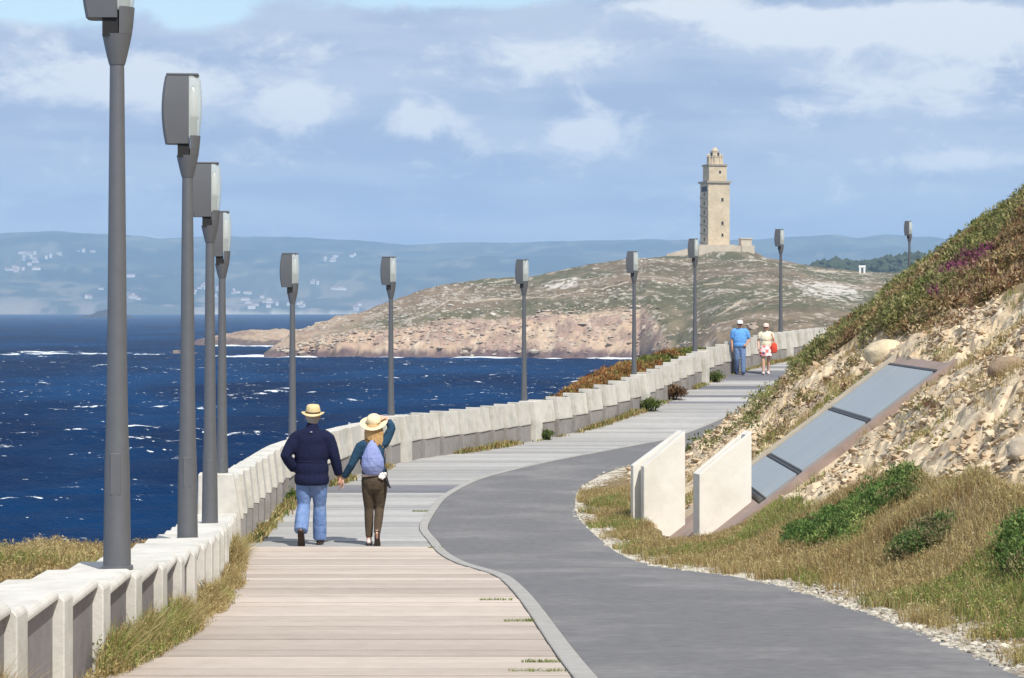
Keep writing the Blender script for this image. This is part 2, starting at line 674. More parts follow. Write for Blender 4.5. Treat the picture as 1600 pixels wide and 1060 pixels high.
def build_sea():
    u = np.concatenate([np.linspace(-1.3, -0.36, 30)[:-1], np.linspace(-0.36, -0.26, 40)[:-1], np.linspace(-0.26, 0.12, 300)[:-1], np.linspace(0.12, 0.36, 50)[:-1], np.linspace(0.36, 1.3, 30)])
    ys = [60.0]
    while ys[-1] < 1400:
        ys.append(ys[-1] * 1.0046)
    while ys[-1] < 15500:
        ys.append(ys[-1] * 1.03)
    Y = np.array(ys)
    Yg, Ug = np.meshgrid(Y, u, indexing='ij')
    X = Ug * Yg
    Z = np.zeros_like(X)
    r2 = np.random.default_rng(3)
    for k in range(26):
        lam = 2.2 * (1.13 ** k)
        if lam > 26:
            break
        ang = R(-62) + r2.normal(0, 0.42)
        a = 0.026 * lam ** 0.66
        fade = np.clip(1.6 - Yg * 0.0046 / lam * 3.2, 0, 1)
        ph = (X * math.cos(ang) + Yg * math.sin(ang)) * 2 * math.pi / lam + r2.uniform(0, 6.28)
        w = np.sin(ph + 0.6 * np.sin(ph * 0.37 + k))
        Z += a * fade * (w + 0.25 * np.cos(2 * ph))
    mod = 0.55 + 0.9 * fbm(X / 60, Yg / 60, 4, 3)
    Z *= mod
    far = np.clip((3000 - Yg) / 2000, 0, 1)
    Z *= far
    crest = np.clip(Z / 0.55, -1, 2)
    V = np.stack([X, Yg, SEA + Z], -1).reshape(-1, 3)
    F = grid_faces(len(Y), len(u))
    o = np_obj('sea', V, F, sea_material(), smooth=True)
    for nm, arr in (('crest', crest), ('surf', surf_field(X, Yg))):
        a = o.data.attributes.new(nm, 'FLOAT', 'POINT')
        a.data.foreach_set('value', arr.ravel().astype(np.float32))
    tag(o, kind='structure')
    return o


# ------------------------------------------------------------------ headland with the old lighthouse
crest_px = lin([300, 400, 415, 430, 460, 500, 560, 620, 690, 760, 830, 880, 920, 960, 1000, 1040, 1090, 1180, 1215, 1250, 1300, 1340, 1420, 1500, 1700, 2100],
               [575, 560, 550, 539, 519, 503, 489, 470, 447, 438, 433, 424, 415, 409, 405, 402, 400, 402, 407, 414, 420, 425, 428, 432, 442, 470])
crest_Y = lin([300, 430, 500, 620, 760, 960, 1130, 1420, 1900, 2200], [975, 1000, 1040, 1120, 1200, 1280, 1309, 1300, 1250, 1200])
front_Y = lin([300, 415, 700, 1000, 1060, 1120, 1250, 1900, 2200], [972, 972, 966, 940, 860, 740, 620, 560, 540])
h_prof = pchip([-0.2, 0, 0.03, 0.07, 0.14, 0.3, 0.6, 0.85, 1.0, 1.25, 2.0, 2.6], [-0.12, -0.02, .14, .26, .40, .56, .79, .95, 1.0, .86, .1, -.3])


def headland_z(X, Y):
    c = 800 + 3600 * X / Y
    yc = crest_Y(c)
    zc = (484 - crest_px(c)) / 3600 * yc
    yf = front_Y(c) + 26 * (fbm(X / 45, Y * 0 + 3.3, 21, 4) - 0.5) + 10 * (fbm(X / 9, Y / 40, 22, 3) - 0.5)
    t = (Y - yf) / (yc - yf)
    hh = (zc - SEA)
    kk = smooth01(c, 1000, 1090)
    z = SEA + hh * (h_prof(t) * (1 - kk) + kk * np.where(t < 1, np.sign(t) * np.abs(t) ** .85, h_prof(t)))
    t2 = np.clip(t, 0, 1.2)
    rough = smooth01(t, 0.0, 0.06) * (1 - 0.62 * smooth01(t, 0.16, 0.34))
    z = np.where(c < 412, -60.0, z)
    lowland = smooth01(hh, 2, 14) * (c >= 412)
    z = z + lowland * rough * (7.5 * (fbm(X / 26, Y / 26, 31, 5, 0.6) - 0.5) + 4.5 * (np.abs(fbm(X / 11, Y / 20, 33, 4, 0.6) - 0.5)))
    z = z + lowland * (1 - smooth01(t, 0.8, 1.0)) * 5.0 * (fbm(X / 60, Y / 70, 35, 4) - 0.5)
    z = z + lowland * smooth01(t, 0.2, 0.4) * 1.2 * (fbm(X / 9, Y / 9, 36, 4, 0.6) - 0.5)
    # the flat-topped mound under the tower
    kx, ky = 120.4, 1309.0
    d = np.hypot((X - kx) / 25.0, (Y - ky) / 25.0)
    z = np.maximum(z, np.where(d < 1.5, 32.6 - 14 * np.clip(d - 0.72, 0, 2), -50))
    # the farther low spit
    c2 = c + 10 * (fbm(X / 30, Y / 30, 41, 3) - 0.5)
    crest2 = np.interp(c2, [285, 310, 340, 375, 395, 430, 470, 520], [-22, -18.0, -15.5, -13.2, -12.0, -11.5, -12, -20])
    y2 = (Y - 1345) / 62
    z2 = crest2 + 0 * X
    z2 = -20.9 + (crest2 + 20.9) * np.clip(1 - y2 ** 2, -0.3, 1) + 3.0 * (fbm(X / 9, Y / 14, 43, 4, 0.6) - 0.5) * smooth01(c2, 285, 320)
    z = np.maximum(z, np.where((c2 > 283) & (c2 < 520), z2, -60))
    # reefs awash
    for rx, ry, a, b_, h in ((-200, 1062, 12, 7, 2.6), (-172, 1050, 26, 7, 2.4), (-152, 1046, 12, 5, 1.8), (-232, 1085, 10, 5, 1.6)):
        d = ((X - rx) / a) ** 2 + ((Y - ry) / b_) ** 2
        z = np.maximum(z, SEA - 0.6 + (h + 0.6) * (1 - d) + 1.4 * (fbm(X / 4, Y / 4, 44, 3) - 0.5))
    return z, t, c


def surf_field(X, Y):
    """how much white water there is: along the foot of the headland and over the reefs"""
    c = 800 + 3600 * X / Y
    yf = front_Y(c)
    d = yf - Y
    s = np.where((c > 405), np.exp(-((d - 4) / 11.0) ** 2) * 1.0, 0)
    s = np.where((c > 330) & (c < 480), np.maximum(s, np.exp(-((Y - 1262) / 26.0) ** 2)), s)
    s = np.where((c > 330) & (c < 440), np.maximum(s, 0.95 * np.exp(-((Y - 985) / 26.0) ** 2)), s)
    for rx, ry, a, b_, h in ((-200, 1040, 34, 12, 1.1), (-222, 1015, 9, 12, 1.1), (-160, 1025, 24, 8, 1.0), (-218, 1080, 12, 12, 1.2)):
        s = np.maximum(s, h * np.exp(-(((X - rx) / a) ** 2 + ((Y - ry) / b_) ** 2)) * (.55 + .8 * fbm(X / 5, Y / 9, 63, 3)))
    return s + np.where(Y > 5000, 0, 0)


build_sea()

m_head = mat("headland_ground", attr="tint", rough=0.95, var=0.10, vscale=0.5, spec=0.1, bump=0.5, bscale=1.2)
m_pale_rock = mat("pale_boulder", (0.45, 0.40, 0.33), rough=0.95, var=0.2, vscale=0.4, spec=0.1)


def build_headland():
    c = np.linspace(270, 1660, 760)
    Yv = np.concatenate([np.arange(530, 930, 2.6), np.arange(930, 1120, 1.6), np.arange(1120, 1420, 3.2), np.arange(1420, 1900, 16)])
    Yg, Cg = np.meshgrid(Yv, c, indexing='ij')
    X = (Cg - 800) / 3600 * Yg
    Z, t, c_ = headland_z(X, Yg)
    n1 = fbm(X / 30, Yg / 40, 51, 5, 0.6)
    n2 = fbm(X / 7, Yg / 9, 52, 4, 0.6)
    n3 = fbm(X / 90, Yg / 90, 53, 3)
    n4 = fbm(X / 3.2, Yg / 5, 54, 3, 0.6)
    rock = mixc((.37, .255, .18), (.50, .385, .27), n1)
    rock = mixc(rock, (.20, .125, .125), smooth01(n2 + (n3 - .5) * .8, .57, .72) * .5)
    rock = mixc(rock, (.50, .42, .32), smooth01(n4, .58, .75) * .6)
    hgt = Z - SEA
    rock = mixc(rock, (.085, .058, .07), smooth01(3.8 - hgt + 3 * (n2 - .5), 0, 1.6) * .85)
    grass = mixc((.20, .15, .10), (.12, .098, .058), smooth01(n1, .35, .68))
    grass = mixc(grass, (.085, .092, .046), smooth01(n3 + .3 * (n2 - .5), .50, .62) * .7)
    grass = mixc(grass, (.24, .185, .125), smooth01(n2, .54, .74) * .55)
    grass = grass * (.75 + .5 * fbm(X / 2.6, Yg / 3.4, 66, 4, .6))[..., None]
    rock = rock * (.74 + .52 * fbm(X / 2.0, Yg / 3.0, 67, 4, .6))[..., None]
    up = smooth01(t + 0.10 * (n1 - .5) + .05 * (n2 - .5) + .14 * smooth01(Cg, 980, 1060), .15, .21)
    left = smooth01(Cg, 620, 470)
    up = up * (1 - .75 * left)
    col = mixc(rock, grass, up)
    # outcrops of pale rock
    out = smooth01(n4 * .6 + fbm(X / 2.2, Yg / 2.6, 59, 3, .6) * .4 + .30 * (fbm(X / 45, Yg / 25, 57, 3) - .5), .60, .68) * up
    col = mixc(col, (.42, .37, .31), out * .75)
    rb = np.exp(-(((Cg - 880) / 60) ** 2 + ((t - .62) / .16) ** 2)) + np.exp(-(((Cg - 1290) / 90) ** 2 + ((t - .62) / .16) ** 2))
    n6 = fbm(X / 2.4, Yg / 3.0, 60, 3, .6)
    col = mixc(col, (.52, .48, .42), smooth01(rb * (n4 * .45 + n6 * .8), .44, .62) * .9)
    # trodden paths winding over the heath
    for (pts, w) in ((((660, .36), (700, .52), (760, .42), (860, .36), (940, .40), (1010, .5), (1130, .58)), 2.0),
                     (((1120, .30), (1180, .42), (1240, .52)), 2.2), (((930, .93), (1060, .90), (1200, .92), (1340, .95), (1430, .95)), 2.4),
                     (((690, .62), (740, .86), (830, .92), (930, .93)), 1.6)):
        px_ = np.interp(Cg, [p[0] for p in pts], [p[1] for p in pts])
        wid = w / (crest_Y(Cg) - front_Y(Cg))
        inr = (Cg > pts[0][0]) & (Cg < pts[-1][0])
        px_ = px_ + .02 * (fbm(Cg / 30, Cg * 0, 58, 3) - .5)
        col = mixc(col, (.46, .38, .28), np.where(inr, smooth01(wid * 1.7 - np.abs(t - px_), 0, wid) * .85, 0))
    V = np.stack([X, Yg, Z], -1).reshape(-1, 3)
    F = grid_faces(len(Yv), len(c))
    keep = (V[F][:, :, 2].max(1) > SEA - 2.5)
    o = np_obj('headland', V, F[keep], m_head, col=col.reshape(-1, 3))
    tag(o, kind='structure')
    return o


build_headland()


def ico_variants(n, sub=1, seed=0, flat=0.7, jag=0.35):
    out = []
    r = random.Random(seed)
    for k in range(n):
        bm = bmesh.new()
        if flat < .9:
            for q in range(16 if sub == 1 else 26):
                d = Vector((r.gauss(0, 1), r.gauss(0, 1), r.gauss(0, 1))).normalized()
                bm.verts.new((d.x * (1 + r.uniform(-jag, jag)), d.y * (1 + r.uniform(-jag, jag)), d.z * flat))
            h = bmesh.ops.convex_hull(bm, input=bm.verts[:])
            bmesh.ops.delete(bm, geom=[v for v in bm.verts if not v.link_faces], context='VERTS')
        else:
            bmesh.ops.create_icosphere(bm, subdivisions=sub, radius=1.0)
            for v in bm.verts:
                v.co *= 1 + r.uniform(-jag, jag) * .6
        bm.verts.index_update()
        V = np.array([v.co[:] for v in bm.verts])
        F = np.array([[v.index for v in f.verts] for f in bm.faces])
        bm.free()
        out.append((V, F))
    return out


def scatter_mesh(name, variants, pos, scale, rot, mat_, parent=None, tilt=None, col=None, smooth=False):
    """many solid pieces joined into one mesh; scale (N,3), rot (N,) about z"""
    Vs, Fs, Cs = [], [], []
    base = 0
    for i in range(len(pos)):
        V, F = variants[i % len(variants)]
        c, s = math.cos(rot[i]), math.sin(rot[i])
        P = V * scale[i]
        P = np.stack([P[:, 0] * c - P[:, 1] * s, P[:, 0] * s + P[:, 1] * c, P[:, 2]], 1)
        if tilt is not None:
            P[:, 2] += P[:, 0] * tilt[i][0] + P[:, 1] * tilt[i][1]
        Vs.append(P + pos[i])
        Fs.append(F + base)
        base += len(V)
        if col is not None:
            Cs.append(np.repeat(col[i][None, :], len(V), 0))
    return np_obj(name, np.concatenate(Vs), np.concatenate(Fs), mat_, parent, smooth, np.concatenate(Cs) if col is not None else None)


def headland_boulders():
    r = np.random.default_rng(11)
    n = 9000
    c = r.uniform(430, 1560, n)
    t = np.where(r.random(n) < .35, r.uniform(.0, .2, n), r.uniform(.2, .95, n))
    yf, yc = front_Y(c), crest_Y(c)
    Y = yf + t * (yc - yf)
    X = (c - 800) / 3600 * Y
    Z, _, _ = headland_z(X, Y)
    dens = fbm(X / 22, Y / 30, 61, 4, .6)
    ok = (Z > SEA + .3) & ((dens > .52) | ((t < .2) & (c < 1050)))
    X, Y, Z, t = X[ok], Y[ok], Z[ok], t[ok]
    n = len(X)
    sz = r.lognormal(-.62, .5, n) * np.where(t < .2, .9, .75)
    sc = np.stack([sz * r.uniform(.8, 1.7, n), sz * r.uniform(.8, 1.5, n), sz * r.uniform(.5, .95, n)], 1)
    col = mixc(np.array((.40, .29, .22)), np.array((.52, .46, .37)), r.random(n))
    col = np.where((t > .2)[:, None], mixc(np.array((.26, .22, .17)), np.array((.52, .48, .41)), r.random(n)), col)
    col = np.where((t <= .2)[:, None], col * .85, col)
    o = scatter_mesh('boulder_field', ico_variants(6, 1, 5, .75, .4), np.stack([X, Y, Z], 1), sc, r.uniform(0, 6.28, n), m_head, col=col)
    tag(o, 'pale granite boulders and rock faces scattered over the headland heath', 'boulders', kind='stuff')


headland_boulders()

# ------------------------------------------------------------------ far coast, islet, wooded ridge
m_far = mat("far_coast_ground", attr="tint", rough=0.95, var=0.0, spec=0.05)


def far_z(X, Y):
    c = 800 + 3600 * X / Y
    ridge = np.interp(c, [-900, -300, 0, 80, 160, 250, 330, 480, 600, 640, 700, 800, 900, 1000, 1100, 1180, 1250, 1290, 1340, 1400, 1480, 1520, 1600, 1900, 2500],
                      [372, 366, 365, 361, 367, 372, 370, 371, 378, 382, 378, 378, 375, 373, 375, 374, 371, 367, 371, 365, 372, 379, 381, 374, 380])
    zr = (484 - ridge) / 3600 * 13600
    t = (Y - 9650 - 500 * (fbm(X / 900, X * 0, 71, 4) - .5)) / 3950
    p = np.interp(t, [-.3, 0, .012, .06, .25, .6, 1.0, 1.4], [-.4, -.02, .05, .10, .30, .68, 1.0, .8])
    z = SEA + (zr - SEA) * p
    z = z + smooth01(t, 0, .1) * (1 - smooth01(t, .75, 1)) * 110 * (fbm(X / 1200, Y / 900, 72, 5) - .5)
    z = z + smooth01(t, .7, 1) * 14 * (fbm(X / 120, Y / 400, 74, 4) - .5)
    z = z + np.exp(-((t - .04) / .05) ** 2) * np.interp(c, [-400, 0, 150, 260, 420, 600], [30, 42, 34, 8, 16, 10]) * fbm(X / 260, Y / 500, 76, 3)
    return z, t, c


def build_far():
    c = np.linspace(-900, 2500, 560)
    Yv = np.concatenate([np.arange(9300, 10400, 45), np.arange(10400, 14300, 130), np.arange(14300, 15400, 300)])
    Yg, Cg = np.meshgrid(Yv, c, indexing='ij')
    X = (Cg - 800) / 3600 * Yg
    Z, t, _ = far_z(X, Yg)
    n1 = fbm(X / 420, Yg / 500, 77, 5, .6)
    n2 = fbm(X / 120, Yg / 260, 78, 4, .6)
    col = mixc((.030, .042, .030), (.085, .092, .06), smooth01(n1, .35, .7))
    col = mixc(col, (.22, .20, .13), smooth01(n2, .58, .72) * .6)
    low = smooth01(Z, SEA + 95, SEA + 20)
    cl = low * smooth01(n2 + np.interp(Cg, [-900, 120, 300, 700], [.15, .15, -.05, 0]), .46, .6)
    col = mixc(col, (.40, .32, .27), cl * .45)
    bch = smooth01(Z, SEA + 7, SEA + 2) * smooth01(Cg, 280, 340)
    col = mixc(col, (.7, .66, .56), bch * .55)
    o = np_obj('far_coast', np.stack([X, Yg, Z], -1).reshape(-1, 3), grid_faces(len(Yv), len(c)), m_far, smooth=True, col=col.reshape(-1, 3))
    tag(o, kind='structure')
    # islet
    c = np.linspace(110, 225, 60)
    Yv = np.linspace(5478, 5582, 16)
    Yg, Cg = np.meshgrid(Yv, c, indexing='ij')
    X = (Cg - 800) / 3600 * Yg
    hz = np.interp(Cg, [112, 120, 138, 146, 152, 160, 172, 186, 200, 222], [-24, -18, -14, -11, -5, -1.5, 2.5, -3, -13, -24])
    Z = -23 + (hz + 23) * np.clip(1 - ((Yg - 5530) / 50) ** 2, -.2, 1) + 5 * (fbm(X / 14, Yg / 20, 79, 4) - .5)
    o = np_obj('islet', np.stack([X, Yg, Z], -1).reshape(-1, 3), grid_faces(len(Yv), len(c)), mat("islet_rock", (.03, .028, .025), rough=.95, vscale=.05))
    tag(o, kind='structure')
    # wooded ridge
    c = np.linspace(1190, 1900, 160)
    Yv = np.linspace(2300, 3100, 24)
    Yg, Cg = np.meshgrid(Yv, c, indexing='ij')
    X = (Cg - 800) / 3600 * Yg
    hz = np.interp(Cg, [1200, 1240, 1270, 1300, 1350, 1400, 1440, 1480, 1600, 1900], [-25, 44, 50, 56, 53, 60, 62, 58, 52, 45])
    Z = SEA - 5 + (hz + 20) * np.clip(1 - ((Yg - 2650) / 420) ** 2, -.1, 1) + 6 * (fbm(X / 60, Yg / 60, 80, 4) - .5)
    o = np_obj('wooded_ridge', np.stack([X, Yg, Z], -1).reshape(-1, 3), grid_faces(len(Yv), len(c)), mat("ridge_ground", (.05, .06, .03), rough=.95, vscale=.02), smooth=True)
    tag(o, kind='structure')
    r = np.random.default_rng(5)
    n = 1500
    cc = r.uniform(1225, 1700, n)
    YY = r.uniform(2330, 2760, n)
    XX = (cc - 800) / 3600 * YY
    hz = np.interp(cc, [1200, 1240, 1270, 1300, 1350, 1400, 1440, 1480, 1600, 1900], [-25, 44, 50, 56, 53, 60, 62, 58, 52, 45])
    ZZ = SEA - 5 + (hz + 20) * np.clip(1 - ((YY - 2650) / 420) ** 2, -.1, 1)
    s = r.uniform(3, 8, n)
    o = scatter_mesh('distant_wood', ico_variants(5, 1, 8, 1.0, .5), np.stack([XX, YY, ZZ + s * .5], 1), np.stack([s * .9, s * .9, s * r.uniform(.55, .85, n)], 1), r.uniform(0, 6, n),
                     mat("distant_tree_crowns", (.035, .05, .022), rough=.9, var=.3, vscale=.06))
    tag(o, 'dark wood covering the low ridge beyond the headland', 'wood', kind='stuff')


build_far()

m_fhw = mat("far_house_wall", (.62, .60, .56), rough=.8, var=0, objvar=.12)
m_fhr = mat("far_house_roof", (.30, .19, .14), rough=.8, var=0)


def far_houses():
    r = random.Random(4)
    meshes = []
    for w, d, h in ((22, 14, 12), (30, 16, 14), (16, 14, 20), (40, 16, 10)):
        bm = bmesh.new()
        bm_box(bm, -w / 2, w / 2, -d / 2, d / 2, -12, h)
        me = bpy.data.meshes.new('house_wall')
        bm.to_mesh(me)
        bm.free()
        me.materials.append(m_fhw)
        bm = bmesh.new()
        vs = [bm.verts.new(p) for p in ((-w / 2 - 1, -d / 2 - 1, h + .02), (w / 2 + 1, -d / 2 - 1, h + .02), (w / 2 + 1, d / 2 + 1, h + .02), (-w / 2 - 1, d / 2 + 1, h + .02), (-w / 2 - 1, 0, h + 4.5), (w / 2 + 1, 0, h + 4.5))]
        for f in ((0, 1, 5, 4), (2, 3, 4, 5), (0, 4, 3), (1, 2, 5), (3, 2, 1, 0)):
            bm.faces.new([vs[i] for i in f])
        mr = bpy.data.meshes.new('house_roof')
        bm.to_mesh(mr)
        bm.free()
        mr.materials.append(m_fhr)
        meshes.append((me, mr))
    clusters = [(50, 402, 42, 9, 22, 'hillside village high on the far shore'), (25, 423, 34, 4, 16, 'hillside village high on the far shore'), (140, 392, 18, 3, 5, 'hillside village high on the far shore'), (315, 455, 20, 8, 12, 'cluster of houses above the far beach'),
                (372, 457, 12, 4, 6, 'cluster of houses above the far beach'), (405, 475, 26, 5, 14, 'cluster of houses above the far beach'), (465, 477, 16, 4, 7, 'cluster of houses above the far beach'), (205, 467, 10, 3, 4, 'cluster of houses above the far beach'),
                (520, 403, 14, 5, 7, 'scattered houses on the far slope'), (548, 401, 4, 3, 3, 'scattered houses on the far slope'), (490, 443, 12, 4, 5, 'scattered houses on the far slope'), (525, 455, 12, 3, 5, 'scattered houses on the far slope'), (140, 467, 8, 2, 3, 'scattered houses on the far slope'),
                (560, 480, 10, 4, 4, 'cluster of houses above the far beach'), (155, 450, 6, 3, 2, 'scattered houses on the far slope'), (208, 433, 10, 3, 2, 'scattered houses on the far slope')]
    for (cx, cy, sx, sy, n, grp) in clusters:
        for k in range(int(n * .75)):
            px_, py_ = r.gauss(cx, sx * .55), r.gauss(cy, sy * .6)
            Ys = np.linspace(9500, 13500, 900)
            Xs, Zs = (px_ - 800) / 3600 * Ys, (484 - py_) / 3600 * Ys
            zz, _, _ = far_z(Xs, Ys)
            i = int(np.argmax(zz > Zs))
            if i == 0:
                continue
            me, mr = r.choice(meshes)
            o = empty('far_house', (Xs[i], Ys[i], zz[i]), r.uniform(-.5, .5))
            o.scale = (r.uniform(.55, 1.0),) * 3
            tag(o, {'h': 'tiny white house in the hillside village high on the hazy far shore', 'c': 'tiny white house in a cluster above the beach on the hazy far shore', 's': 'tiny lone white house on the open slope of the hazy far shore'}[grp[0]], 'house', grp)
            link(bpy.data.objects.new('wall', me), o)
            link(bpy.data.objects.new('roof', mr), o)


far_houses()

# ------------------------------------------------------------------ the stone tower
m_tower = mat("tower_granite", (.58, .48, .33), rough=.9, var=.16, vscale=.25, bump=.6, bscale=.8, stain=(.42, .33, .22), sscale=.12, samount=.5, spec=.15)
m_tower_trim = mat("tower_cornice", (.36, .30, .22), rough=.9, var=.1, vscale=.3, spec=.15)
m_hole = mat("window_opening", (.012, .011, .01), rough=.9, var=0)
m_terrace = mat("terrace_stone", (.56, .48, .37), rough=.9, var=.12, vscale=.3, stain=(.40, .33, .25), sscale=.2, spec=.15)


def build_tower():
    Y0 = 1309.0
    k = Y0 / 3600
    cx = (1117 - 800) * k
    zb = 32.4
    root = empty('stone_lighthouse', (cx, Y0, zb), R(16))
    tag(root, 'tall square stone lighthouse tower with stepped octagonal top on the headland', 'tower')

    def z(py):
        return (484 - py) * k - zb
    a = 6.45
    bm = bmesh.new()
    bm_box(bm, -a, a, -a, a, -2, z(287))
    bm_obj('shaft', bm, m_tower, root)
    # ramp band winding up the left and front faces: raised diagonal courses, recessed doorway slots
    for i in range(6):
        z0 = 4 + i * 5.1
        bm = bmesh.new()
        bm_hexa(bm, [(-a - .35, -a, z0), (-a, -a, z0), (-a, a, z0 + 1.6), (-a - .35, a, z0 + 1.6), (-a - .35, -a, z0 + .7), (-a, -a, z0 + .7), (-a, a, z0 + 2.3), (-a - .35, a, z0 + 2.3)])
        bm_obj('spiral_band', bm, m_tower_trim, root)
    for i in range(6):
        z0 = 6.4 + i * 5.1
        bm = bmesh.new()
        bm_box(bm, -a - .06, -a + .3, -1.0, .8, z0, z0 + 2.1)
        bm_obj('doorway', bm, m_hole, root)
    bm = bmesh.new()
    bm_box(bm, -a - .08, -a + .3, -4.2, 4.2, z(300), z(292))
    bm_obj('gallery_opening', bm, m_hole, root)
    bm = bmesh.new()
    bm_box(bm, -a - .9, a + .9, -a - .9, a + .9, z(287) + .01, z(284))
    bm_obj('cornice', bm, m_tower_trim, root)
    b = 4.9
    bm = bmesh.new()
    bm_box(bm, -b - .5, b + .4, -b, b, z(284) + .01, z(260))
    bm_obj('upper_stage', bm, m_tower, root)
    bm = bmesh.new()
    bm_box(bm, -b - 1.0, b + .8, -b - .6, b + .6, z(260) + .01, z(257.6))
    bm_obj('upper_cornice', bm, m_tower_trim, root)
    bm = bmesh.new()
    bm_lathe(bm, [(4.6, z(257.6) + .01), (4.2, z(251)), (3.9, z(246))], 8)
    bm_lathe(bm, [(4.3, z(246) + .01), (4.3, z(245))], 8)
    bm_obj('octagon_stage', bm, m_tower, root)
    for i in range(8):
        an = i * math.pi / 4 + math.pi / 8
        bm = bmesh.new()
        bm_lathe(bm, [(.55, z(257)), (.5, z(244)), (.62, z(243.5)), (.1, z(240))], 6, 4.1 * math.cos(an), 4.1 * math.sin(an))
        bm_obj('buttress', bm, m_tower, root)
    bm = bmesh.new()
    bm_lathe(bm, [(2.9, z(245) + .01), (2.7, z(238)), (3.0, z(237.6)), (3.0, z(237))], 8)
    bm_obj('lantern_stage', bm, m_tower, root)
    for i in range(4):
        an = i * math.pi / 2 + R(-90 + 25)
        bm = bmesh.new()
        c, s = math.cos(an), math.sin(an)
        m = Matrix.Rotation(an, 4, 'Z')
        bm_box(bm, 2.5, 2.95, -.7, .7, z(244), z(239.5))
        bmesh.ops.transform(bm, matrix=m, verts=bm.verts[:])
        bm_obj('lantern_opening', bm, m_hole, root)
    bm = bmesh.new()
    bm_lathe(bm, [(2.0, z(237) + .01), (1.9, z(234.5)), (1.1, z(232.5)), (.35, z(231)), (.2, z(228.5))], 10)
    bm_obj('lantern_dome', bm, m_tower, root)
    for (px_, py_, w, h) in ((1127.5, 313, 1.3, 1.8), (1127.5, 349.5, 1.3, 1.8), (1127.5, 368, 1.2, 1.6)):
        x = (px_ - 1117) * k / math.cos(R(16)) - 1.9
        bm = bmesh.new()
        bm_box(bm, x - w / 2, x + w / 2, -a - .05, -a + .4, z(py_) - h / 2, z(py_) + h / 2)
        w_ = bm_obj('window', bm, m_hole, root)
        bm = bmesh.new()
        bm_box(bm, x - w / 2 - .3, x + w / 2 + .3, -a - .12, -a - .001, z(py_) - h / 2 - .4, z(py_) - h / 2 - .01)
        bm_obj('sill', bm, m_tower_trim, w_)
    bm = bmesh.new()
    bm_box(bm, .6, 1.8, -b - .06, -b + .4, z(270) - .8, z(270) + .8)
    bm_obj('window', bm, m_hole, root)
    # terrace and small porch block at the foot
    t = empty('stone_terrace', (cx, Y0 - 4, 28.0), R(4))
    tag(t, 'low pale stone terrace with a small block house under the stone tower', 'terrace')
    bm = bmesh.new()
    bm_box(bm, -11.2, 9.0, -12, 10, 0, 8.4)
    bm_obj('terrace_wall', bm, m_terrace, t)
    bm = bmesh.new()
    bm_box(bm, 9.01, 20.5, -10.5, 10, 0, 8.0)
    bm_obj('terrace_wall', bm, m_terrace, t)
    bm = bmesh.new()
    bm_box(bm, 13.2, 19.2, -9, -1, 8.01, 11.6)
    bm_box(bm, 12.8, 19.6, -9.4, -.6, 11.61, 12.3)
    bm_obj('block_house', bm, m_terrace, t)
    bm = bmesh.new()
    bm_box(bm, 13.0, 13.5, -11.1, -10.5, 0, 8.6)
    bm_obj('buttress', bm, m_terrace, t)
    # ramp wall running down the left of the mound
    rw = empty('ramp_wall', (cx - 11, Y0 - 6, 28), R(4))
    tag(rw, 'sloping stone ramp wall descending left from the terrace of the stone tower', 'wall')
    bm = bmesh.new()
    bm_hexa(bm, [(-17, 0, -4), (-1, 0, -4), (-1, 2, -4), (-17, 2, -4), (-17, 0, 3.2), (-1, 0, 7.6), (-1, 2, 7.6), (-17, 2, 3.2)])
    bm_obj('parapet', bm, m_terrace, rw)
    # white standing frame on the skyline to the right
    Y1 = 1290.0
    X1 = (1347 - 800) / 3600 * Y1
    z1, _, _ = headland_z(np.array([X1]), np.array([Y1]))
    mo = empty('white_monument', (X1, Y1, float(z1[0]) - .4), 0)
    tag(mo, 'small white square arch standing on the headland skyline right of the tower', 'monument')
    mw = mat("white_paint_stone", (.8, .8, .78), rough=.7, var=.05)
    for x0, x1 in ((-1.7, -.7), (.7, 1.7)):
        bm = bmesh.new()
        bm_box(bm, x0, x1, -.7, .7, 0, 4.0)
        bm_obj('pillar', bm, mw, mo)
    bm = bmesh.new()
    bm_box(bm, -1.9, 1.9, -.8, .8, 4.01, 5.2)
    bm_obj('lintel', bm, mw, mo)


build_tower()

# ------------------------------------------------------------------ sea haze
def build_haze():
    bm = bmesh.new()
    bm_box(bm, -9000, 9000, -60, 15800, -48, 640)
    o = bm_obj('haze', bm)
    m = bpy.data.materials.new("sea_air")
    m.use_nodes = True
    nt = m.node_tree
    nt.nodes.remove(nt.nodes['Principled BSDF'])
    v = nd(nt, 'ShaderNodeVolumePrincipled')
    v.inputs['Color'].default_value = (0.49, 0.73, 1.0, 1)
    v.inputs['Density'].default_value = 0.000088
    v.inputs['Anisotropy'].default_value = 0.0
    nt.links.new(v.outputs[0], nt.nodes['Material Output'].inputs['Volume'])
    o.data.materials.append(m)
    o.display_type = 'WIRE'
    tag(o, kind='stuff')


build_haze()

# ================================================================== PROMENADE
m_ground = mat("bare_ground", (.30, .24, .15), rough=.95, var=.2, vscale=2, bump=.5, bscale=12, spec=.1)
m_asph = mat("asphalt_path", (.140, .138, .141), rough=.9, var=.20, vscale=9, bump=.5, bscale=160, stain=(.225, .218, .21), sscale=.6, samount=.8, spec=.3)
m_kerb = mat("kerb_concrete", (.33, .32, .30), rough=.9, var=.14, vscale=9, bump=.3, bscale=60, stain=(.26, .25, .22), sscale=2.5, samount=.5, spec=.2)
m_wall_light = mat("pale_concrete", (.55, .53, .485), rough=.9, var=.12, vscale=7, bump=.35, bscale=45, stain=(.37, .36, .30), sscale=2.6, samount=.75, objvar=.04, spec=.2)
m_wall_grey = mat("grey_plinth_concrete", (.285, .27, .26), rough=.92, var=.14, vscale=8, bump=.35, bscale=45, stain=(.20, .18, .15), sscale=2.6, samount=.55, objvar=.06, spec=.2)


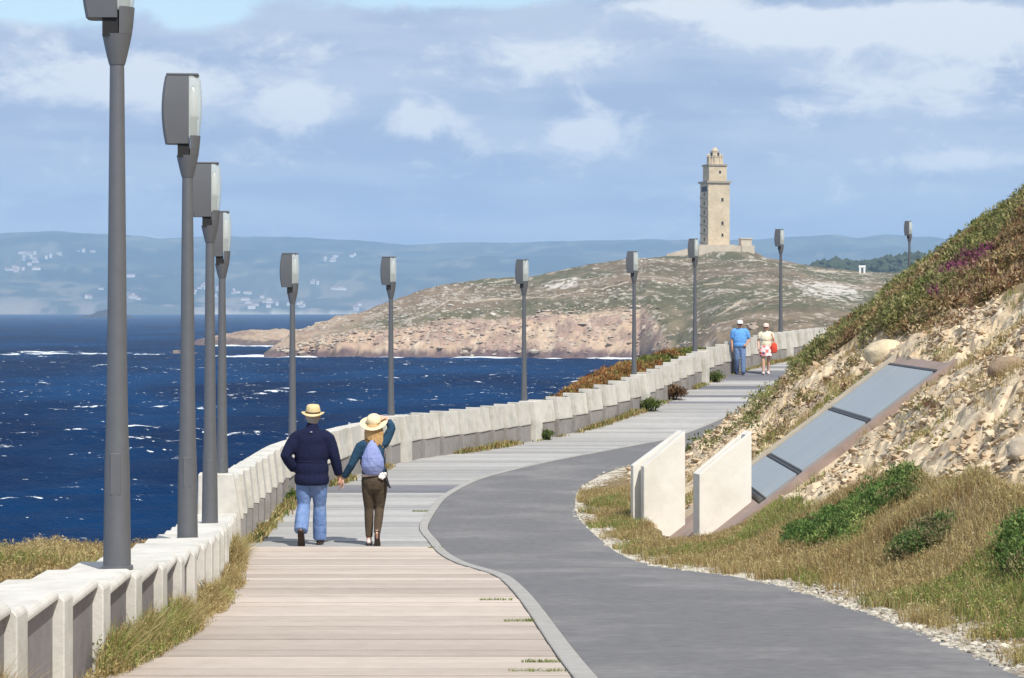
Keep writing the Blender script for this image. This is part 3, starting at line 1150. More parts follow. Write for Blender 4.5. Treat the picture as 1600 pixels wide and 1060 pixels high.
m_panel_grey = mat("grey_recess_concrete", (.21, .195, .195), rough=.92, var=.16, vscale=8, bump=.35, bscale=45, stain=(.15, .14, .12), sscale=2.6, samount=.55, objvar=.06, spec=.2)


def plank_mat(name, c1, c2):
    m = mat(name, c1, rough=.85, var=.10, vscale=5, bump=.25, bscale=50, stain=c2, sscale=.7, samount=.55, spec=.2, objvar=.17)
    return m


m_plank_near = plank_mat("weathered_plank_buff", (.45, .385, .33), (.37, .31, .26))
m_plank_far = plank_mat("weathered_plank_grey", (.345, .338, .325), (.28, .275, .28))
m_plank_mid = plank_mat("weathered_plank_mixed", (.30, .275, .25), (.25, .22, .20))
m_plank_dark = plank_mat("weathered_plank_slate", (.155, .155, .175), (.20, .195, .20))


def strip_obj(name, fa, fb, dz, y0, y1, step, m, n=2, crown=0.0, parent=None, thick=0.0):
    """a ribbon of ground between two edge curves"""
    Y = np.arange(y0, y1 + step, step)
    w = np.linspace(0, 1, n)
    a, b = fa(Y), fb(Y)
    X = a[:, None] * (1 - w) + b[:, None] * w
    Yg = np.repeat(Y[:, None], n, 1)
    Z = g_(Yg) + dz + crown * (1 - (2 * w - 1) ** 2)[None, :]
    return np_obj(name, np.stack([X, Yg, Z], -1).reshape(-1, 3), grid_faces(len(Y), n), m, parent, smooth=True)


def build_ground():
    o = strip_obj('ground', lambda y: W_(y) - 0.9, lambda y: R_(y) + 3.5, -0.22, 1, 128, 1.0, m_ground, 4)
    tag(o, kind='structure')
    o = strip_obj('cycle_path', lambda y: K_(y) + .02, lambda y: R_(y) + 0.12, 0.0, 2, 126, .5, m_asph, 5, .012)
    tag(o, kind='structure')
    # rolled concrete kerb between the two paths
    Y = np.arange(2, 126, .35)
    prof = [(-.13, -.10), (-.105, -.02), (-.105, .008), (-.098, .012), (.0, .012), (.012, .009), (.016, -.03), (.016, -.1)]
    V = []
    for y in Y:
        for dx, dz in prof:
            V.append((K_(y) + dx, y, g_(y) + dz))
    o = np_obj('path_kerb', np.array(V), grid_faces(len(Y), len(prof)), m_kerb)
    tag(o, kind='structure')
    # boardwalk of cross planks
    o = strip_obj('boardwalk', lambda y: W_(y) - .05, lambda y: K_(y) - .12, -0.05, 2, 126, .5, m_ground, 3)
    tag(o, kind='structure')
    r = random.Random(12)
    y = 9.2
    k = 0
    dark = {}
    dark_bands = [(37.9, 39.3), (61.0, 61.6), (62.5, 63.3), (64.6, 65.6), (67.3, 70.2), (71.0, 71.8)]
    while y < 92:
        d = r.choice((.36, .38, .40, .44)) * (1.0 if y < 60 else 1.25)
        gap = .007 + (.01 if r.random() < .25 else 0)
        y1 = y + d - gap
        # planks lie square to the walk
        slope = float(K_(y + .3) - K_(y - .3)) / .6
        sk = max(-.15, min(.6, slope)) * .55
        P = []
        xl0, xl1 = float(W_(y)) - .02, float(W_(y1)) - .02
        xr0, xr1 = float(K_(y)) - .112, float(K_(y1)) - .112
        dz = r.uniform(-.004, .004)
        for zz in (-.045, .0):
            P += [(xl0, y, g_(y) + zz + dz), (xr0, y, g_(y) + zz + dz), (xr1, y1, g_(y1) + zz + dz), (xl1, y1, g_(y1) + zz + dz)]
        bm = bmesh.new()
        bm_hexa(bm, [tuple(map(float, p)) for p in P])
        if any(a <= y <= b for a, b in dark_bands):
            m = m_plank_dark
        elif y < 28.6:
            m = m_plank_near
        elif y < 31:
            m = m_plank_far
        else:
            m = m_plank_far
        bm_obj('plank', bm, m, o)
        y += d
        k += 1


build_ground()


# ------------------------------------------------------------------ sea wall
def wall_piece(name, Ya, Yb, prof_near, prof_far, m, parent, bev=.008, ztop=None, zbase=-.2):
    """one block of the wall: profile is a list of (distance towards the path, height) front to back"""
    ta, na = wall_tangent(Ya)
    tb, nb = wall_tangent(Yb)
    A = Vector((float(W_(Ya)), Ya, 0))
    B = Vector((float(W_(Yb)), Yb, 0))
    n = ((na + nb) * .5).normalized()
    gm = float(g_((Ya + Yb) / 2))
    bm = bmesh.new()
    r0 = [bm.verts.new((A.x + n.x * d, A.y + n.y * d, gm + h)) for d, h in prof_near]
    r1 = [bm.verts.new((B.x + n.x * d, B.y + n.y * d, gm + h)) for d, h in prof_far]
    k = len(r0)
    for i in range(k):
        j = (i + 1) % k
        bm.faces.new((r0[i], r0[j], r1[j], r1[i]))
    bm.faces.new(r0[::-1])
    bm.faces.new(r1)
    if bev:
        bmesh.ops.bevel(bm, geom=bm.edges[:], offset=bev, segments=1, affect='EDGES')
    return bm_obj(name, bm, m, parent)


def arc_points(y0, y1, step):
    ys = [y0]
    y = y0
    acc = 0
    dy = .01
    while y < y1:
        t, n = wall_tangent(y)
        y += dy
        acc += dy / t.y
        if acc >= step:
            ys.append(y)
            acc = 0
    return ys


LAMPS = []       # (x, y, z of the foot, heading)
lamp_px = [183, 293, 328, 347, 457, 611, 819, 991, 1086, 1220, 1421]


def lamp_site(px_, tall):
    """where a line of sight meets the lamp row set back from the wall face"""
    best = None
    for y in np.arange(11.5 if not tall else 32, 100, .02):
        t, n = wall_tangent(y)
        off = .20 if not tall else .30
        X, Yy = float(W_(y)) - n.x * off, y - n.y * off
        e = abs(800 + 3600 * X / Yy - px_)
        if best is None or e < best[0]:
            best = (e, X, Yy, y)
        if best[0] < 2 and e > 40 and y > best[3] + 3:
            break
    return best[1:]


def build_walls():
    low = empty('low_wall', (float(W_(15)), 15, float(g_(15))))
    tag(low, 'low sawtooth wall of pale concrete blocks carrying the four nearest street lamps', 'wall')
    low.location = (0, 0, 0)
    ys = arc_points(8.75, 28.6, 1.03)
    for a, b in zip(ys[:-1], ys[1:]):
        m_ = a + (b - a) * .21
        rb = [(.0, -.2), (.0, .44), (-.02, .462), (-.50, .455), (-.50, -.4)]
        wall_piece('wall_block', a, m_, rb, rb, m_wall_light, low, .007)
        wall_piece('cap_block', m_, b - .006, [(-.001, .415), (-.001, .44), (-.02, .461), (-.499, .454), (-.499, .415)], [(-.024, .415), (-.024, .44), (-.045, .461), (-.499, .454), (-.499, .415)], m_wall_light, low, .006)
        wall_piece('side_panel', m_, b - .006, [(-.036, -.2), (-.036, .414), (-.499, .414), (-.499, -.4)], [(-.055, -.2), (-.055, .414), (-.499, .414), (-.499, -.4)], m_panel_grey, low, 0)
    y_end = ys[-1]
    tall = empty('tall_wall', (0, 0, 0))
    tag(tall, 'chest high sea wall of pale concrete blocks on a grey plinth curving along the promenade', 'wall')
    # pilasters at the lamps of the tall wall
    pil = []
    for p in lamp_px[4:]:
        x, y, yw = lamp_site(p, True)
        pil.append(yw)
    spans = []
    cur = y_end
    for yw in pil + [104.0]:
        t, n = wall_tangent(yw)
        hw = .2 * t.y
        spans.append((cur, yw - hw))
        cur = yw + hw
    for si, (a0, b0) in enumerate(spans):
        L = sum(math.hypot(float(W_(y + .1) - W_(y)), .1) for y in np.arange(a0, b0 - .05, .1))
        n = max(1, round(L / 1.0))
        ys = arc_points(a0, b0, L / n)
        if len(ys) < n + 1:
            ys.append(b0)
        ys[-1] = b0
        for a, b in zip(ys[:-1], ys[1:]):
            ah, bh = .38, .385
            # blocks are set saw-tooth fashion; the step turns round where the wall swings across the view
            k = float(smooth01(a, 40, 46))
            n0, f0 = .055 + .015 * k, -.012 - .01 * k
            h0, h1 = .90 + .024 * k, .90 - .024 * k
            gp = .014 + .012 * k
            wall_piece('plinth_block', a, b - .01, [(n0 - .02, -.25), (n0 - .02, ah), (-.34, ah), (-.34, -.4)], [(f0 - .02, -.25), (f0 - .02, ah), (-.34, ah), (-.34, -.4)], m_wall_grey, tall, .006)
            wall_piece('wall_block', a, b - gp * wall_tangent(a)[0].y, [(n0, bh), (n0, .42), (n0 - .055, h0), (-.29, h0), (-.29, bh)], [(f0, bh), (f0, .42), (f0 - .055, h1), (-.29, h1), (-.29, bh)], m_wall_light, tall, .008)
            wall_piece('core_block', a, b, [(-.16, .386), (-.16, .85), (-.28, .85), (-.28, .386)], [(-.16, .386), (-.16, .85), (-.28, .85), (-.28, .386)], m_wall_grey, tall, 0)
        if si < len(pil):
            b1 = b0 + 2 * .2 * wall_tangent(b0)[0].y
            wall_piece('pilaster', b0, b1 - .012, [(.085, -.25), (.085, .42), (.03, .915), (-.36, .915), (-.36, -.4)], [(.085, -.25), (.085, .42), (.03, .915), (-.36, .915), (-.36, -.4)], m_wall_light, tall, .01)
    # end block where the tall wall begins
    wall_piece('pilaster', y_end - .34, y_end - .012, [(.03, -.25), (.03, .42), (-.06, .95), (-.48, .95), (-.50, -.4)], [(.02, -.25), (.02, .42), (-.07, .95), (-.48, .95), (-.50, -.4)], m_wall_light, tall, .01)


build_walls()

# ------------------------------------------------------------------ street lamps
m_steel = mat("grey_painted_steel", (.135, .142, .155), rough=.42, var=.06, vscale=12, metallic=.35, spec=.5, rvar=.08)
m_steel_head = mat("grey_lamp_housing", (.135, .14, .148), rough=.38, var=.05, vscale=8, metallic=.3, spec=.5)
m_lamp_dark = mat("dark_lamp_interior", (.012, .012, .013), rough=.7, var=0)
m_bright = mat("lamp_reflector", (.75, .76, .74), rough=.25, var=.05, vscale=20, metallic=.6)
m_lens = bpy.data.materials.new("lamp_lens")
m_lens.use_nodes = True
_b = m_lens.node_tree.nodes['Principled BSDF']
_b.inputs['Base Color'].default_value = (.62, .68, .66, 1)
_b.inputs['Roughness'].default_value = .12
_b.inputs['Alpha'].default_value = .5
_b.inputs['Specular IOR Level'].default_value = .6


def make_lamp():
    root = empty('street_lamp', (0, 0, 0))
    bm = bmesh.new()
    bm_lathe(bm, [(.082, 0), (.081, .02), (.074, .55), (.064, .85), (.058, 1.2), (.048, 2.3), (.042, 2.90)], 24)
    bm_obj('pole', bm, m_steel, root, True, 40)
    bm = bmesh.new()
    bm_box(bm, -.030, .030, -.0755, -.066, .42, .66, .003)
    bm_obj('access_door', bm, m_steel, root)
    bm = bmesh.new()
    bm_lathe(bm, [(.094, -.012), (.094, .008), (.084, .012)], 20)
    bm_obj('base_plate', bm, m_steel, root, True, 40)
    # flared collar: full ring below, half ring above so that the dark hollow shows
    bm = bmesh.new()
    bm_lathe(bm, [(.046, 2.895), (.060, 2.95), (.076, 3.02), (.086, 3.07)], 24)
    bm_obj('collar', bm, m_steel, root, True, 40)
    bm = bmesh.new()
    bm_lathe(bm, [(.086, 3.071), (.094, 3.13), (.100, 3.20), (.102, 3.225)], 14, a0=-math.pi / 2 + .25, a1=math.pi / 2 - .25)
    bm_lathe(bm, [(.080, 3.0705), (.086, 3.13)], 14, a0=math.pi / 2 - .25, a1=math.pi / 2 + .5)
    bm_obj('collar_shell', bm, m_steel, root)
    bm = bmesh.new()
    bm_box(bm, -.075, .015, -.078, .078, 3.055, 3.20)  # near-black block: the shade inside the hollow collar, put in as colour
    bm_obj('hollow_shade', bm, m_lamp_dark, root)
    # barrel-sided housing
    bm = bmesh.new()
    zs = np.linspace(3.16, 3.70, 9)
    rings = []
    for z in zs:
        t = (z - 3.16) / .54
        bul = .028 * (1 - (2 * t - 1) ** 2)
        x0, yw = -.172 - bul, .088 + bul * .5
        rings.append([bm.verts.new(p) for p in ((x0 + .02, -yw, z), (.012, -yw - .006, z), (.012, yw + .006, z), (x0 + .02, yw, z), (x0, yw - .03, z), (x0, -yw + .03, z))])
    for a, b in zip(rings[:-1], rings[1:]):
        for i in range(6):
            bm.faces.new((a[i], a[(i + 1) % 6], b[(i + 1) % 6], b[i]))
    bm.faces.new(rings[0][::-1])
    bm.faces.new(rings[-1])
    hs = bm_obj('housing', bm, m_steel_head, root, True, 25)
    bm = bmesh.new()
    bm_box(bm, -.165, .09, -.085, .085, 3.7005, 3.722, .008)
    bm_obj('top_cap', bm, m_steel_head, hs)
    # lens: bowed half shell, bulb and carrier inside
    bm = bmesh.new()
    rings = []
    for z in zs + .045:
        t = (z - 3.205) / .54
        bul = .022 * (1 - (2 * t - 1) ** 2)
        rings.append([bm.verts.new((.014 + (.078 + bul) * math.cos(an), (.086 + bul * .5) * math.sin(an), min(z, 3.70))) for an in np.linspace(-math.pi / 2, math.pi / 2, 11)])
    for a, b in zip(rings[:-1], rings[1:]):
        for i in range(10):
            bm.faces.new((a[i], a[i + 1], b[i + 1], b[i]))
    bm.faces.new(rings[0][::-1])
    ln = bm_obj('lens', bm, m_lens, root, True, 50)
    bm = bmesh.new()
    bm_lathe(bm, [(.02, 3.36), (.034, 3.40), (.036, 3.52), (.022, 3.60), (.008, 3.63)], 12, .045, 0)
    bm_obj('bulb', bm, m_bright, ln, True, 60)
    bm = bmesh.new()
    bm_box(bm, .018, .075, -.016, .016, 3.22, 3.358)
    bm_box(bm, .018, .085, -.045, .045, 3.36, 3.378)
    bm_obj('lamp_holder', bm, m_lamp_dark, ln)
    bm = bmesh.new()
    bm_box(bm, .0125, .0165, -.08, .08, 3.22, 3.69)
    bm_obj('reflector', bm, m_bright, ln)
    return root


def copy_tree(o, parent=None):
    c = o.copy()
    COL.objects.link(c)
    c.parent = parent
    for ch in o.children:
        copy_tree(ch, c)
    return c


lamp_labels = [
    'nearest street lamp on the low wall, its head cut by the top of the picture',
    'second nearest street lamp on the low wall, its whole head in view against the sky',
    'third street lamp on the low wall, its head just below the second lamp head',
    'fourth street lamp at the far end of the low wall where the tall wall begins',
    'street lamp rising behind the man in the navy jacket',
    'street lamp rising behind the woman holding her straw hat',
    'street lamp behind the tall wall, sea around its pole, left of the russet scrub',
    'street lamp behind the tall wall beside the russet and green scrub bank',
    'street lamp behind the tall wall with its head just left of the stone tower foot',
    'street lamp behind the tall wall just right of the strolling couple facing the camera',
    'farthest street lamp at the right, its pole half hidden behind the hillside']


def build_lamps():
    proto = make_lamp()
    tops = [-122, 116, 254, 330, 399, 404, 408, 395, 375, 360, 347]
    for i, p in enumerate(lamp_px):
        tall = i >= 4
        x, y, yw = lamp_site(p, tall)
        t, n = wall_tangent(yw)
        o = proto if i == 0 else copy_tree(proto)
        # the lamps stand upright on the wall or on the footing behind it
        zt = (484 - tops[i]) / 3600 * y
        zf = zt - 3.722
        if not tall:
            zf = float(g_(yw)) + .47
            s = (zt - zf) / 3.722
            o.scale = (1, 1, min(1.06, max(.94, s)))
        o.location = (x, y, zf)
        o.rotation_euler = (0, 0, math.atan2(-t.x, t.y) + (R(2) if i < 4 else 0))
        tag(o, lamp_labels[i], 'street lamp', 'street lamps along the sea wall')
        print('lamp', i, round(x, 2), round(y, 2), 'foot', round(zf, 2), 'walltop', round(float(g_(yw)) + (.9 if tall else .46), 2), 'scale', round(o.scale[2], 3))


build_lamps()

# ------------------------------------------------------------------ hillside
m_hill = mat("hillside_earth", attr="tint", rough=.95, var=.16, vscale=9, bump=.8, bscale=16, spec=.1)
P_VEG = [(1245, 590), (1262, 558), (1330, 518), (1400, 455), (1500, 375), (1600, 290), (1700, 200), (2200, -200), (2200, 280), (1700, 430), (1600, 455), (1540, 480), (1495, 500), (1440, 508), (1400, 528), (1350, 545), (1300, 556), (1262, 580)]
P_GRASS = [(860, 700), (985, 735), (1000, 810), (1060, 828), (1110, 838), (1190, 800), (1235, 792), (1300, 770), (1370, 748), (1440, 730), (1520, 742), (1570, 766), (1640, 780), (1760, 800), (2200, 860), (2200, 1200), (860, 1200)]
STRIP_YL, STRIP_YR = 33.0, 29.35


def strip_z(X):
    """plane of the sloping skylight"""
    return -0.81 + 0.748 * (np.asarray(X, float) - 5.38)


def hill_surface(X, Y):
    Z = hill_base(X, Y)
    s = X - R_(Y) - wfl_(Y)
    px_, py_ = to_px(X, Y, Z)
    wx = 26 * (fbm(X * 1.6, Y * .8, 91, 4) - .5)
    wy = 26 * (fbm(X * 1.6 + 9, Y * .8, 92, 4) - .5)
    grass = in_poly(px_ + wx, py_ + wy, P_GRASS).astype(float)
    veg = in_poly(px_ + wx, py_ + wy, P_VEG).astype(float)
    rock = np.clip(1 - grass - veg, 0, 1)
    up = smooth01(s, .2, 1.0)
    rough = .45 * (fbm(X * .55, Y * .4, 93, 4) - .5) * up
    d1, d2, cid = worley(X * 3.4 + .6 * fbm(X * 3, Y * 3, 95, 2), Y * 2.4, 94)
    lump = (np.clip(.62 - d1, 0, 1) * (.25 + .75 * cid)) * .17
    d1b, d2b, cidb = worley(X * 1.1, Y * .8, 97)
    lump2 = np.clip(.6 - d1b, 0, 1) * .30 * (cidb > .55)
    d1c, d2c, cidc = worley(X * 7.5 + .5 * fbm(X * 6, Y * 6, 88, 2), Y * 5.5, 89)
    crag = np.clip(.6 - d1c, -.1, 1) * .13 * cidc - .15 * smooth01(fbm(X * 3.3, Y * 2.3, 87, 3), .56, .72)
    fine = .12 * (fbm(X * 5, Y * 4, 96, 4, .6) - .5)
    ins = ((Y > STRIP_YR - .33) & (Y < STRIP_YL + .25) & (X > 2.0) & (X < 5.54)).astype(float)
    add = rough + rock * (lump * .55 + lump2 * .4 + crag * .6 - .02) * up + fine * (.35 + .65 * rock) * up + veg * .25 * (fbm(X * 1.5, Y * 1.2, 98, 3) - .3)
    Z = Z + add * (1 - ins)
    Z = np.where(ins > 0, np.minimum(Z, strip_z(X) - .10), Z)
    dist = np.maximum(np.maximum(STRIP_YR - .33 - Y, Y - (STRIP_YL + .25)), np.maximum(X - 5.54, 0))
    room = strip_z(X) + np.where(Y > 31, .06, -.02) + np.clip(dist, 0, 3) * (1.1 + .8 * (fbm(X * 2, Y * 2, 90, 3) - .5))
    Z = np.where((X > 2.3) & (ins == 0) & (dist < 2.5), np.minimum(Z, room), Z)
    return Z, grass, veg, rock, lump, cid


def build_hill():
    s = np.concatenate([np.arange(-.02, 9.5, .055), np.arange(9.5, 14, .3), np.arange(14, 60, 3.0)])
    Yv = np.concatenate([np.arange(5, 11, .4), np.arange(11, 53, .075), np.arange(53, 126, 1.0)])
    Yg, Sg = np.meshgrid(Yv, s, indexing='ij')
    X = R_(Yg) + .10 + Sg
    Z, grass, veg, rock, lump, cid = hill_surface(X, Yg)
    n1 = fbm(X * 1.3, Yg * 1.1, 101, 5, .6)
    n2 = fbm(X * 5, Yg * 4, 102, 4, .6)
    c_rock = mixc((.48, .375, .245), (.60, .50, .355), n1)
    c_rock = mixc(c_rock, (.30, .205, .13), smooth01(n2, .54, .72) * .75)
    n5 = fbm(X * 14, Yg * 10, 104, 3, .6)
    c_rock = c_rock * (.72 + .56 * n5)[..., None]
    c_rock = mixc(c_rock, (.62, .55, .44), smooth01(lump, .04, .10) * cid * .7)
    c_soil = mixc((.16, .115, .06), (.24, .18, .095), n1)
    c_veg = mixc((.17, .125, .07), (.33, .25, .15), n1)
    col = c_rock * rock[..., None] + c_soil * grass[..., None] + c_veg * veg[..., None]
    # pale grit along the path edge
    grit = smooth01(.26 + .9 * (n2 - .5) + .5 * (n1 - .5) - Sg, -.06, .06) * (Yg < 60)
    col = mixc(col, (.50, .46, .38), grit)
    o = np_obj('hillside', np.stack([X, Yg, Z], -1).reshape(-1, 3), grid_faces(len(Yv), len(s)), m_hill, smooth=False, col=col.reshape(-1, 3))
    tag(o, kind='structure')
    return o


hill = build_hill()


def hz(X, Y):
    return hill_surface(np.asarray(X, float), np.asarray(Y, float))[0]


# ------------------------------------------------------------------ bank on the sea side of the wall
def bank_z(X, Y):
    d = W_(Y) - .5 - X               # metres behind the wall
    gz = g_(Y)
    b1 = (1 - smooth01(Y, 18.5, 24)) * .16
    b2 = smooth01(Y, 55, 62) * (1 - smooth01(Y, 69, 76))
    top = gz + .13 - .31 * smooth01(Y, 23, 28) * (1 - smooth01(Y, 50, 55)) + b1 * smooth01(d, -.1, .7) + b2 * .42 * smooth01(d, .1, 1.0)
    top = np.where(Y > 72, top - smooth01(Y, 72, 80) * .5, top)
    edge = 1.2 - 1.0 * smooth01(Y, 23, 27) * (1 - smooth01(Y, 50, 55)) + .3 * b2 + .5 * (fbm(Y * .4, Y * 0, 111, 3) - .5)
    fall = np.maximum(0, d - edge)
    z = top - fall * .9 - .05 * np.minimum(fall, 40) ** 1.6
    z = z + .22 * (fbm(X * 1.2, Y * 1.2, 112, 4) - .5) * smooth01(d, 0, .4)
    return np.maximum(z, -24.0)


def build_bank():
    d = np.concatenate([np.arange(-.25, 7, .15), np.arange(7, 30, .8)])
    Yv = np.concatenate([np.arange(3, 80, .25), np.arange(80, 127, 1.5)])
    Yg, Dg = np.meshgrid(Yv, d, indexing='ij')
    X = W_(Yg) - .5 - Dg
    Z = bank_z(X, Yg)
    n1 = fbm(X * 1.1, Yg * 1.1, 113, 4)
    col = mixc((.20, .145, .07), (.30, .23, .12), n1)
    col = mixc(col, (.30, .24, .18), smooth01(Dg, 4, 9))
    o = np_obj('sea_bank', np.stack([X, Yg, Z], -1).reshape(-1, 3), grid_faces(len(Yv), len(d)), m_hill, smooth=True, col=col.reshape(-1, 3))
    tag(o, kind='structure')


build_bank()

# ------------------------------------------------------------------ sloping skylight and its two white fins
m_glass = bpy.data.materials.new("skylight_glass")
m_glass.use_nodes = True
_b = m_glass.node_tree.nodes['Principled BSDF']
_n = m_glass.node_tree.nodes.new('ShaderNodeTexNoise')
_n.inputs['Scale'].default_value = 2.2
_n.inputs['Detail'].default_value = 6
_m = m_glass.node_tree.nodes.new('ShaderNodeMapping')
_m.inputs['Scale'].default_value = (.35, 6.0, .35)
_g = m_glass.node_tree.nodes.new('ShaderNodeNewGeometry')
_r = m_glass.node_tree.nodes.new('ShaderNodeMix')
_r.data_type = 'RGBA'
_r.inputs[6].default_value = (.21, .25, .27, 1)
_r.inputs[7].default_value = (.38, .40, .39, 1)
_l = m_glass.node_tree.links
_l.new(_g.outputs['Position'], _m.inputs[0])
_l.new(_m.outputs[0], _n.inputs['Vector'])
_l.new(_n.outputs[0], _r.inputs[0])
_l.new(_r.outputs[2], _b.inputs['Base Color'])
_b.inputs['Roughness'].default_value = .35
_b.inputs['Specular IOR Level'].default_value = .5
m_frame_dark = mat("dark_glazing_bar", (.035, .032, .033), rough=.5, var=.1)
m_border = mat("skylight_kerb_concrete", (.33, .25, .215), rough=.9, var=.15, vscale=5, bump=.4, bscale=40, stain=(.25, .19, .15), sscale=2, samount=.6, spec=.2)
m_border_light = mat("skylight_light_kerb", (.45, .39, .30), rough=.9, var=.15, vscale=5, bump=.4, bscale=40, spec=.2)
m_white_slab = mat("white_concrete_slab", (.70, .67, .60), rough=.88, var=.06, vscale=6, bump=.3, bscale=60, stain=(.50, .46, .38), sscale=1.8, samount=.5, spec=.2)


def slope_box(bm, x0, x1, y0, y1, dz0, dz1):
    """box lying on the skylight plane"""
    bm_hexa(bm, [(x, y, float(strip_z(x)) + d) for d in (dz0, dz1) for x, y in ((x0, y0), (x1, y0), (x1, y1), (x0, y1))])


def build_skylight():
    root = empty('skylight', (0, 0, 0))
    tag(root, 'sloping strip of blue grey glass panes let into the rocky hillside with a concrete kerb', 'skylight')
    xs = [3.20, 3.66, 4.54, 5.40]
    for a, b in zip(xs[:-1], xs[1:]):
        bm = bmesh.new()
        slope_box(bm, a + .035, b - .035, STRIP_YR, STRIP_YL, .0, .03)
        bm_obj('pane', bm, m_glass, root)
    for x in xs:
        bm = bmesh.new()
        slope_box(bm, x - .014, x + .014, STRIP_YR - .02, STRIP_YL + .02, -.04, .022)
        bm_obj('glazing_bar', bm, m_frame_dark, root)
    bm = bmesh.new()
    slope_box(bm, 1.6, 5.62, STRIP_YR - .28, STRIP_YR - .022, -.5, .008)
    bm_obj('side_kerb', bm, m_border, root)
    bm = bmesh.new()
    slope_box(bm, 1.9, 5.5, STRIP_YL + .022, STRIP_YL + .20, -.5, .07)
    bm_obj('side_kerb', bm, m_border_light, root)
    bm = bmesh.new()
    slope_box(bm, 1.7, 3.16, STRIP_YR - .02, STRIP_YL + .02, -.5, -.02)
    bm_obj('foot_slab', bm, m_border, root)
    bm = bmesh.new()
    slope_box(bm, 5.424, 5.56, STRIP_YR - .02, STRIP_YL + .2, -.4, -.005)
    bm_obj('head_kerb', bm, m_border, root)


def fin(label, px0, Y0, length, yaw, zb0, zt0, zb1, zt1, sheets):
    X0 = (px0 - 800) / 3600 * Y0
    root = empty('concrete_fin', (X0, Y0, 0), R(yaw))
    tag(root, label, 'concrete fin', 'slanted concrete fins at the foot of the skylight')
    for (y0, y1, dx) in sheets:
        bm = bmesh.new()
        bm_hexa(bm, [(dx, y0, zb0), (length, y0, zb1), (length, y1, zb1), (dx, y1, zb0), (dx, y0, zt0), (length, y0, zt1), (length, y1, zt1), (dx, y1, zt0)], .008)
        bm_obj('slab', bm, m_white_slab, root)
    return root


def build_fins():
    def z(py, Y):
        return (484 - py) / 3600 * Y
    f = fin('white slanted concrete fin of two parted slabs left of the skylight, beside the dry grass', 989, 32.6, .70, 10,
            -3.2, z(728, 32.6), -3.2, z(672, 32.8), ((.0, .15, 0), (-.24, -.05, .10)))
    bm = bmesh.new()
    bm_hexa(bm, [(.14, -.049, -3.1), (.69, -.049, -3.1), (.69, -.001, -3.1), (.14, -.001, -3.1), (.14, -.049, z(728, 32.6) - .05), (.69, -.049, z(678, 32.8) - .03), (.69, -.001, z(678, 32.8) - .03), (.14, -.001, z(728, 32.6) - .05)])
    bm_obj('spacer', bm, m_wall_grey, f)
    f = fin('white slanted concrete fin with a recessed top at the near foot of the skylight', 1091, 30.0, .72, 14,
            -3.2, z(741, 30.0), -3.1, z(674, 30.1), ((-.045, .0, 0), (.17, .215, 0)))
    zt0, zt1 = z(741, 30.0), z(674, 30.1)
    bm = bmesh.new()
    bm_hexa(bm, [(.0, .001, -3.2), (.07, .001, -3.2), (.07, .169, -3.2), (.0, .169, -3.2), (.0, .001, zt0 - .002), (.07, .001, zt0 + .05), (.07, .169, zt0 + .05), (.0, .169, zt0 - .002)])
    bm_obj('end_slab', bm, m_white_slab, f)
    bm = bmesh.new()
    bm_hexa(bm, [(.071, .001, -3.2), (.718, .001, -3.2), (.718, .169, -3.2), (.071, .169, -3.2), (.071, .001, zt0 - .04), (.718, .001, zt1 - .10), (.718, .169, zt1 - .10), (.071, .169, zt0 - .04)])
    bm_obj('recess_panel', bm, m_wall_grey, f)
    bm = bmesh.new()
    bm_hexa(bm, [(.66, .0015, zt1 - .12), (.717, .0015, zt1 - .12), (.717, .1685, zt1 - .12), (.66, .1685, zt1 - .12), (.66, .0015, zt1 - .05), (.717, .0015, zt1 - .004), (.717, .1685, zt1 - .004), (.66, .1685, zt1 - .05)])
    bm_obj('top_slab', bm, m_white_slab, f)


build_skylight()
build_fins()

# ================================================================== VEGETATION AND STONES
m_leaf = mat("foliage", attr="tint", rough=.85, var=.12, vscale=14, spec=.15, transl=.25)
m_straw = mat("dry_grass", attr="tint", rough=.9, var=.08, vscale=9, spec=.1, transl=.3)
m_stone = mat("hill_rubble", attr="tint", rough=.95, var=.2, vscale=14, bump=.6, bscale=30, spec=.1)

STRAW = np.array([(.44, .35, .17), (.38, .29, .13), (.52, .43, .24), (.30, .21, .09), (.36, .31, .13), (.24, .15, .07)])
GREENS = np.array([(.14, .17, .045), (.10, .14, .035), (.19, .20, .06), (.075, .11, .03)])


def pick(pal, n, r, w=None):
    return pal[r.choice(len(pal), n, p=w)] * r.uniform(.8, 1.2, (n, 1))


def blades(P, hgt, col, r, width=.011, lean=.45, wind=(.12, .05)):
    """one bent tapering blade per root point"""
    n = len(P)
    an = r.uniform(0, 2 * np.pi, n)
    la = r.uniform(0, 2 * np.pi, n)
    l = np.abs(r.normal(0, lean, n)) * hgt
    dirx, diry = np.cos(la) * l + wind[0] * hgt, np.sin(la) * l + wind[1] * hgt
    # half the width of a real stem, a little more where stems stand far off in bundles
    w = (width if width > .004 else .0011 + .00007 * P[:, 1]) * r.uniform(.7, 1.5, n)
    wx, wy = np.cos(an) * w, np.sin(an) * w
    z0 = np.zeros(n)
    A = P + np.stack([-wx, -wy, z0 - .02], 1)
    B = P + np.stack([wx, wy, z0 - .02], 1)
    M1 = P + np.stack([dirx * .35 - wx * .8, diry * .35 - wy * .8, hgt * .6], 1)
    M2 = P + np.stack([dirx * .35 + wx * .8, diry * .35 + wy * .8, hgt * .6], 1)
    T = P + np.stack([dirx, diry, hgt], 1)
    V = np.stack([A, B, M2, M1, T], 1).reshape(-1, 3)
    i = np.arange(n)[:, None] * 5
    F = np.concatenate([i + np.array([[0, 1, 2]]), i + np.array([[0, 2, 3]]), i + np.array([[3, 2, 4]])], 0)
    C = np.repeat(col, 5, 0)
    return V, F, C


